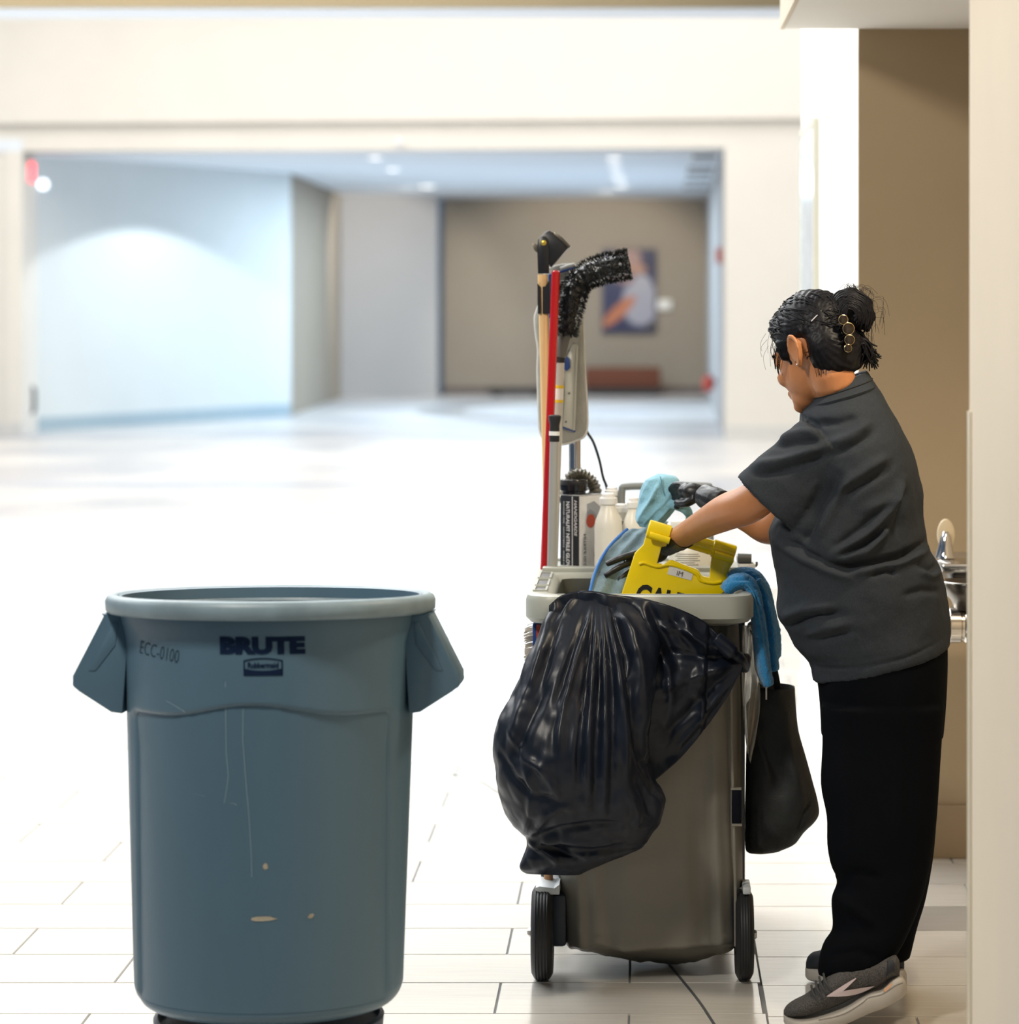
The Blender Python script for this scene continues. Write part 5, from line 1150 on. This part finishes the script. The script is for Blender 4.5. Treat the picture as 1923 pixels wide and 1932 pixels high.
# --- trousers
hips = loft(lrings(dens([(1512, 1185, 1784, 1170, 6.87, .185), (1532, 1240, 1787, 1215, 6.87, .192), (1543, 1290, 1787, 1265, 6.865, .192), (1548, 1340, 1784, 1330, 6.86, .185), (1550, 1390, 1779, 1390, 6.86, .17)], 4), 56, 2.2))
ln = loft(lrings(dens([(1549, 1330, 1782, 1330, 6.775, .105), (1552, 1400, 1777, 1400, 6.765, .10), (1549, 1480, 1772, 1480, 6.745, .098), (1560, 1540, 1768, 1540, 6.725, .095), (1561, 1593, 1762, 1593, 6.71, .092), (1568, 1632, 1756, 1630, 6.70, .090), (1580, 1663, 1750, 1655, 6.69, .088), (1569, 1697, 1744, 1682, 6.68, .088), (1571, 1752, 1730, 1722, 6.665, .086), (1554, 1780, 1718, 1750, 6.65, .086), (1545, 1812, 1706, 1776, 6.64, .085), (1543, 1841, 1692, 1799, 6.635, .084)], 4), 48, 2.1))
lf = loft(lrings(dens([(1552, 1330, 1781, 1330, 6.96, .10), (1556, 1480, 1771, 1480, 6.97, .095), (1574, 1600, 1763, 1600, 6.98, .09), (1580, 1700, 1748, 1690, 6.985, .085), (1575, 1760, 1732, 1745, 6.985, .08), (1565, 1800, 1721, 1790, 6.98, .08), (1562, 1818, 1717, 1806, 6.98, .08)], 4), 40, 2.1))
trv = fuse(cat(hips, ln, lf), .0058, 3)
trv = folds(trv, [([(1585, 1650), (1620, 1640), (1660, 1650)], -.006, 9), ([(1575, 1690), (1610, 1705), (1650, 1735)], .007, 10), ([(1560, 1790), (1610, 1775), (1650, 1790)], -.006, 9), ([(1690, 1300), (1700, 1450), (1690, 1600)], .005, 12), ([(1600, 1330), (1620, 1450), (1640, 1560)], -.005, 14)], 6.66)
obj('trousers', trv, M_trou, person, angle=0)
# --- shoes
M_knit = mat('speckled grey knit', (.055, .052, .050), .8, var=.75, vscale=420, bump=.4, bscale=500)
M_sole = mat('grey foam sole', (.42, .39, .35), .55, var=.05); M_nav = mat('dark heel cloth', (.012, .016, .024), .7)
def shoe(sole, upper, yf, emblem):
    def st(lst, e):
        cols = [crv1([r[i] for r in lst], 5) for i in range(4)]; rg = []
        for x, yb_, yt, hw in zip(*cols):
            Y = yf(x); a, b = P(x, yb_, Y), P(x, yt, Y); rg.append(sring((a+b)/2, (0, hw, 0), (b-a)/2, 28, e))
        return rg
    u = loft(st(upper, 2.3)); so = loft(st(sole, 3.6))
    o = obj('shoe', u, M_knit, person, angle=0)
    obj('sole', so, M_sole, o, angle=50)
    return o, u, so
sole = [(1479, 1928, 1912, .010), (1486, 1934, 1915, .026), (1505, 1938, 1917, .040), (1530, 1940, 1914, .046), (1560, 1938, 1906, .048), (1593, 1928, 1894, .046), (1637, 1909, 1869, .041), (1663, 1900, 1862, .039), (1684, 1889, 1843, .037), (1700, 1881, 1841, .030), (1708, 1873, 1850, .018), (1711, 1868, 1860, .006)]
uppr = [(1479, 1914, 1906, .008), (1486, 1916, 1897, .024), (1500, 1916, 1888, .036), (1520, 1914, 1878, .042), (1542, 1908, 1862, .044), (1560, 1903, 1844, .044), (1585, 1894, 1826, .042), (1625, 1873, 1812, .038), (1655, 1861, 1808, .036), (1675, 1846, 1803, .034), (1690, 1842, 1802, .026), (1697, 1842, 1812, .012)]
shoeN, uN, soN = shoe(sole, uppr, lambda x: 6.585, True)
tr = bvh(uN)
def on_shoe(pts, off=.0016):
    q = [P(a, b, 6.54) for a, b in pts]
    # dense fan so that the print follows the curved side
    bm = bmesh.new(); vs = [bm.verts.new(p) for p in q]; bm.faces.new(vs)
    bmesh.ops.triangulate(bm, faces=bm.faces[:]); bmesh.ops.subdivide_edges(bm, edges=bm.edges[:], cuts=3, use_grid_fill=True)
    return drape_y(frombm(bm), tr, off, 6.0)
M_emb = mat('pale pink overlay', (.62, .52, .55), .5)
up_ = crv([(1560, 1879, 0), (1580, 1866, 0), (1600, 1854, 0), (1615, 1846, 0)], 5); dn_ = crv([(1560, 1880, 0), (1584, 1874, 0), (1598, 1864, 0), (1616, 1847, 0)], 5)
lo_ = crv([(1560, 1880, 0), (1600, 1880, 0), (1628, 1876, 0), (1650, 1864, 0)], 5); li_ = crv([(1560, 1879, 0), (1592, 1870, 0), (1620, 1866, 0), (1650, 1863, 0)], 5)
def bandp(a, b): return drape_y(strip2d([P(p.x, p.y, 6.54) for p in a], [P(p.x, p.y, 6.54) for p in b]), tr, .0035, 6.0)
obj('side_emblem', cat(bandp(up_, dn_), bandp(li_, lo_)), M_emb, shoeN, angle=0)
obj('heel_patch', on_shoe([(1672, 1846), (1680, 1838), (1689, 1834), (1690, 1820), (1683, 1812), (1676, 1816), (1680, 1828)]), M_nav, shoeN, angle=0)
obj('sole_mark', drape_y(([P(a, b, 6.54) for a, b in ((1668, 1874), (1668, 1869), (1682, 1858), (1686, 1858), (1680, 1866), (1672, 1873))], [(0, 1, 2, 3, 4, 5)]), bvh(soN), .001, 6.0), mat('pale orange mark', (.60, .36, .22), .6), shoeN, smooth=False)
for off_, r_ in ((0, .0016), (6, .0016)):
    obj('sole_groove', drape_y(tube(crv([P(1545, 1925+off_*.3, 6.54), P(1590, 1914, 6.54), P(1625, 1895, 6.54), P(1640, 1884, 6.54), P(1665, 1878, 6.54), P(1690, 1862, 6.54), P(1705, 1858, 6.54)], 6), .0012+off_*.0002, 6), bvh(soN), .0004, 6.0), mat('painted shade grey foam', (.22, .205, .185), .7), shoeN, angle=0) if off_ == 0 else None  # thin line on the sole; groove shade is put into its darkened foam colour
M_lace = mat('dark grey lace', (.035, .037, .042), .8)
for i, (x, y) in enumerate(((1533, 1868), (1541, 1860), (1548, 1852), (1556, 1846))):
    c = P(x, y, 6.585)
    obj('lace', tube(crv([c+Vector((.012, -.043, -.018)), c+Vector((0, -.032, .0)), c+Vector((-.002, 0, .009)), c+Vector((.0, .032, .0))], 5), .0028, 8), M_lace, shoeN)
sole2 = [(1520, 1842, 1826, .010), (1526, 1847, 1823, .028), (1545, 1850, 1822, .040), (1575, 1851, 1823, .045), (1610, 1853, 1825, .044), (1650, 1858, 1826, .040), (1688, 1864, 1824, .036), (1704, 1865, 1826, .028), (1711, 1858, 1838, .008)]
upp2 = [(1521, 1828, 1816, .008), (1525, 1828, 1806, .024), (1535, 1826, 1798, .036), (1552, 1825, 1794, .042), (1580, 1825, 1785, .042), (1620, 1827, 1772, .038), (1660, 1828, 1770, .036), (1690, 1828, 1778, .030), (1702, 1828, 1790, .018), (1706, 1828, 1800, .008)]
shoeF, uF, soF = shoe(sole2, upp2, lambda x: lerp(7.035, 6.95, (x-1520)/190), False)
shoeF.data.materials.clear(); shoeF.data.materials.append(M_nav)
obj('heel_loop', tube(crv([P(1688, 1815, 6.92), P(1694, 1812, 6.92), P(1694, 1818, 6.92), P(1688, 1819, 6.92)], 4), .0009, 6), mat('silver print', (.5, .5, .52), .5), shoeF)
# --- gloves
def glove(parts, name='glove'):
    g = fuse(cat(*parts), .0028, 2); return obj(name, crumple(g, .0008, 40, .0010, 35), M_glove, person, angle=0)
def finger(pts, r0=.0095, r1=.0075):
    c = crv(pts, 6); return tube(c, [lerp(r0, r1, i/(len(c)-1)) for i in range(len(c))], 12)
kn = P(1212, 1048, 7.285)
glove([tube(crv([P(1292, 1011, 7.14), P(1272, 1021, 7.20), P(1256, 1028, 7.235)], 4), [.0305, .0300, .0295, .029, .0285, .028, .028, .0285, .029], 16),
       ell(P(1236, 1040, 7.265), (.034, .026, .028), Matrix.Rotation(.35, 3, 'Y')), ell(P(1218, 1050, 7.28), (.024, .030, .024), Matrix.Rotation(.35, 3, 'Y')),
       finger([P(1220, 1042, 7.265), P(1195, 1046, 7.255), P(1168, 1054, 7.25), P(1144, 1065, 7.25)]), finger([P(1218, 1050, 7.28), P(1192, 1060, 7.265), P(1165, 1072, 7.255), P(1141, 1087, 7.255)]),
       finger([P(1222, 1056, 7.295), P(1200, 1070, 7.285), P(1180, 1084, 7.275), P(1168, 1100, 7.27)]), finger([P(1226, 1060, 7.305), P(1208, 1076, 7.30), P(1196, 1090, 7.295), P(1190, 1104, 7.29)], .0085, .007),
       finger([P(1244, 1030, 7.25), P(1228, 1036, 7.235), P(1210, 1044, 7.23), P(1198, 1056, 7.232)], .0115, .009)])
glove([tube(crv([P(1362, 951, 7.17), P(1345, 942, 7.19), P(1330, 936, 7.22)], 4), [.034, .034, .033, .033, .032, .031, .031, .030, .030], 16),
       ell(P(1312, 930, 7.25), (.034, .022, .024), Matrix.Rotation(.25, 3, 'Y')), ell(P(1297, 927, 7.27), (.024, .024, .02)),
       finger([P(1298, 918, 7.275), P(1280, 914, 7.30), P(1268, 920, 7.33), P(1262, 932, 7.34)]), finger([P(1296, 925, 7.285), P(1278, 924, 7.315), P(1266, 932, 7.34), P(1262, 942, 7.345)]),
       finger([P(1297, 933, 7.285), P(1280, 936, 7.315), P(1270, 944, 7.34), P(1268, 952, 7.34)]), finger([P(1300, 940, 7.28), P(1286, 946, 7.305), P(1278, 954, 7.32), P(1276, 960, 7.32)], .0085, .007),
       finger([P(1312, 940, 7.235), P(1298, 948, 7.24), P(1286, 950, 7.26), P(1276, 948, 7.28)], .011, .009)])
# --- hair
cap = fuse(cat(hell((-.016, 0, .042), (.104, .086, .100)), hell((-.060, 0, -.005), (.062, .078, .080)), hell((.045, 0, .075), (.045, .066, .050)), hell((-.07, 0, -.05), (.040, .055, .036)), ell(P(1598, 676, 6.855), (.040, .062, .030), Matrix.Rotation(.35, 3, 'Y')), hell((.02, .066, .02), (.05, .018, .03))), .0045, 4)
V = [p for p in cap[0]]
inv = HM.transposed()
cv = []
for p in V:
    l = inv @ (p-Hc)
    # keep the face and ears free: pull the cap inside the skin in front of the hairline
    face = sm(.030, .062, l.x)*sm(.060, .030, l.z) if l.z < .06 else 0
    earm = sm(.046, .030, math.hypot(l.x+.020, (l.z+.004)*.8))*(1 if abs(l.y) > .05 else 0)*sm(.03, .012, l.z)
    lowm = sm(-.045, -.075, l.z)*sm(-.055, -.02, l.x)
    k = max(face, lowm, earm*.9)
    g = math.sin(math.atan2(l.z-.03, l.x+.09)*46+4*fbm(p, 12))*.0014+.0012*fbm(p, 50)
    q = Hc+(p-Hc)*(1-.22*k)+(p-Hc).normalized()*g
    cv.append(q)
hair = obj('hair', (cv, cap[1]), M_hair, person, angle=0)
clip = P(1600, 628, 6.80)
strands = []
random.seed(11)
tr = bvh((cv, cap[1]))
def on_cap(p, off=.0015):
    r = tr.find_nearest(p); return r[0]+(r[0]-Hc).normalized()*off
for i in range(210):                              # combed strands from the hairline to the clip
    a = random.uniform(-1.2, 1.35); side = random.uniform(-.3, 1)
    st = on_cap(hp_(.10*math.cos(a)*.9, .085*side, .03+.11*math.sin(a)*.9))
    pts = [st]
    tgt = P(random.uniform(1572, 1590), random.uniform(598, 660), 6.80)
    for t in (.2, .4, .6, .8, 1): pts.append(on_cap(st.lerp(tgt, t)+Vector((0, -.01, .004)), random.uniform(.0005, .003)))
    c = crv(pts, 4); strands.append(tube(c, [.0006+.0010*math.sin(math.pi*k/(len(c)-1)) for k in range(len(c))], 5))
for i in range(28):                               # loose wisps at the brow and temple
    b0 = hp_(random.uniform(.055, .095), random.uniform(-.02, .07), random.uniform(.045, .085))
    L = random.uniform(.03, .075)
    e0 = b0+fwd*random.uniform(.006, .02)+Vector((random.uniform(-.008, .002), -.004, -L*.35)); e1 = e0+Vector((random.uniform(.0, .010), 0, -L*.45))
    strands.append(tube(crv([b0, e0, e1], 6), .00045, 4))
for i in range(26):                               # fine hairs in front of the ear and at the nape
    b0 = on_cap(hp_(random.uniform(.02, .05), .08, random.uniform(-.01, .03))); strands.append(tube(crv([b0, b0+Vector((-.004, -.002, -.02)), b0+Vector((-.002, .004, -.04))], 4), .0006, 4))
    
    if i % 2: b0 = on_cap(hp_(random.uniform(-.08, -.04), .07, -.05)); strands.append(tube(crv([b0, b0+Vector((.006, 0, -.014)), b0+Vector((.010, .004, -.03))], 4), .0005, 4))
o = obj('hair_strands', cat(*strands), M_hair, hair, angle=0); o['kind'] = 'stuff'
# bun: a twisted loop on top and a brush of ends below
bun = []
for i in range(190):
    j = lambda s_: random.uniform(-s_, s_)
    Yb_ = 6.84+j(.042)
    k_ = random.uniform(.25, 1); Yb_ = 6.835-.046*math.sqrt(max(0, 1-k_*k_))*random.choice((1, 1, 1, -1))
    def bp(x, y, a): return P(1605+(x-1605)*k_+j(a), 592+(y-592)*k_+j(a), Yb_)
    bun.append(tube(crv([bp(1575, 645, 5), bp(1564, 592, 4), bp(1578, 557, 4), bp(1605, 547, 4), bp(1634, 563, 4), bp(1648, 595, 4), bp(1636, 620, 8)], 5), .0024, 5))
o = obj('bun_strands', cat(*bun), M_hair, hair, angle=0); o['kind'] = 'stuff'
bcore = fuse(cat(ell(P(1606, 580, 6.84), (.052, .042, .036)), ell(P(1632, 592, 6.84), (.018, .036, .03)), ell(P(1604, 592, 6.84), (.044, .04, .046)), ell(P(1590, 632, 6.84), (.022, .04, .04))), .004, 2)
low = []
for i in range(60):
    j = lambda s_: random.uniform(-s_, s_)
    Yb_ = 6.84+j(.03)
    ex, ey = random.choice(((1652, 690), (1640, 694), (1656, 676), (1630, 690), (1648, 660)))
    c = crv([P(1596+j(6), 640+j(14), Yb_), P(1622+j(6), 640+j(12), Yb_), P(1638+j(8), 660+j(12), Yb_), P(ex+j(8), ey+j(8), Yb_)], 6)
    low.append(tube(c, [lerp(.0065, .0012, k/(len(c)-1)) for k in range(len(c))], 6))
obj('bun', crumple(bcore, .003, 26, .003, 50), M_hair, hair, angle=0)
o = obj('loose_ends', cat(*low), M_hair, hair, angle=0); o['kind'] = 'stuff'
fly = []
for i in range(34):
    j = lambda s_: random.uniform(-s_, s_)
    b0 = P(1630+j(20), 590+j(40), 6.84+j(.03)); b1 = b0+Vector((random.uniform(.01, .035), 0, random.uniform(-.01, .025))); b2 = b1+Vector((random.uniform(-.01, .012), 0, -random.uniform(.02, .07)))
    fly.append(tube(crv([b0, b1, b2], 6), .0004, 4))
for i in range(50):
    j = lambda s_: random.uniform(-s_, s_)
    b0 = P(1610+j(14), 552+j(10), 6.84+j(.03)); b1 = b0+Vector((random.uniform(-.02, .03), 0, .010)); b2 = b1+Vector((random.uniform(-.02, .03), 0, -.02)); fly.append(tube(crv([b0, b1, b2], 5), .0005, 4))
o = obj('flyaway_hairs', cat(*fly), M_hair, hair, angle=0); o['kind'] = 'stuff'
M_gold = mat('gold rim', (.55, .42, .22), .25, .9); M_onyx = mat('dark brown stone', (.02, .014, .010), .15)
hc = obj('hair_clip', tube(crv([P(1588, 596, 6.772), P(1602, 620, 6.760), P(1603, 642, 6.760), P(1598, 662, 6.77)], 6), .006, 8), mat('black claw clip', (.008, .008, .008), .2), person)
for px, py, r in ((1591, 603, 8.5), (1601, 620, 10.5), (1603, 641, 9), (1600, 657, 7)):
    c = P(px, py, 6.748); rr_ = r*6.77/F; M = Matrix.Translation(c) @ Matrix.Rotation(math.pi/2, 4, 'X') @ Matrix.Rotation(.15, 4, 'Y')
    obj('stone', xf(lathe([(rr_, -.004), (rr_, .001), (rr_*.7, .0025), (.0005, .003)], 24), M), M_onyx, hc)
    obj('gold_rim', xf(lathe([(rr_, .0), (rr_*1.1, .0), (rr_*1.1, .002), (rr_, .0025)], 24, (0, 0, 0), False), M), M_gold, hc)
obj('hair_pin', tube([P(1531, 606, 6.772), P(1543, 594, 6.770)], .0016, 8), mat('silver pin', (.8, .8, .85), .15, 1), person)
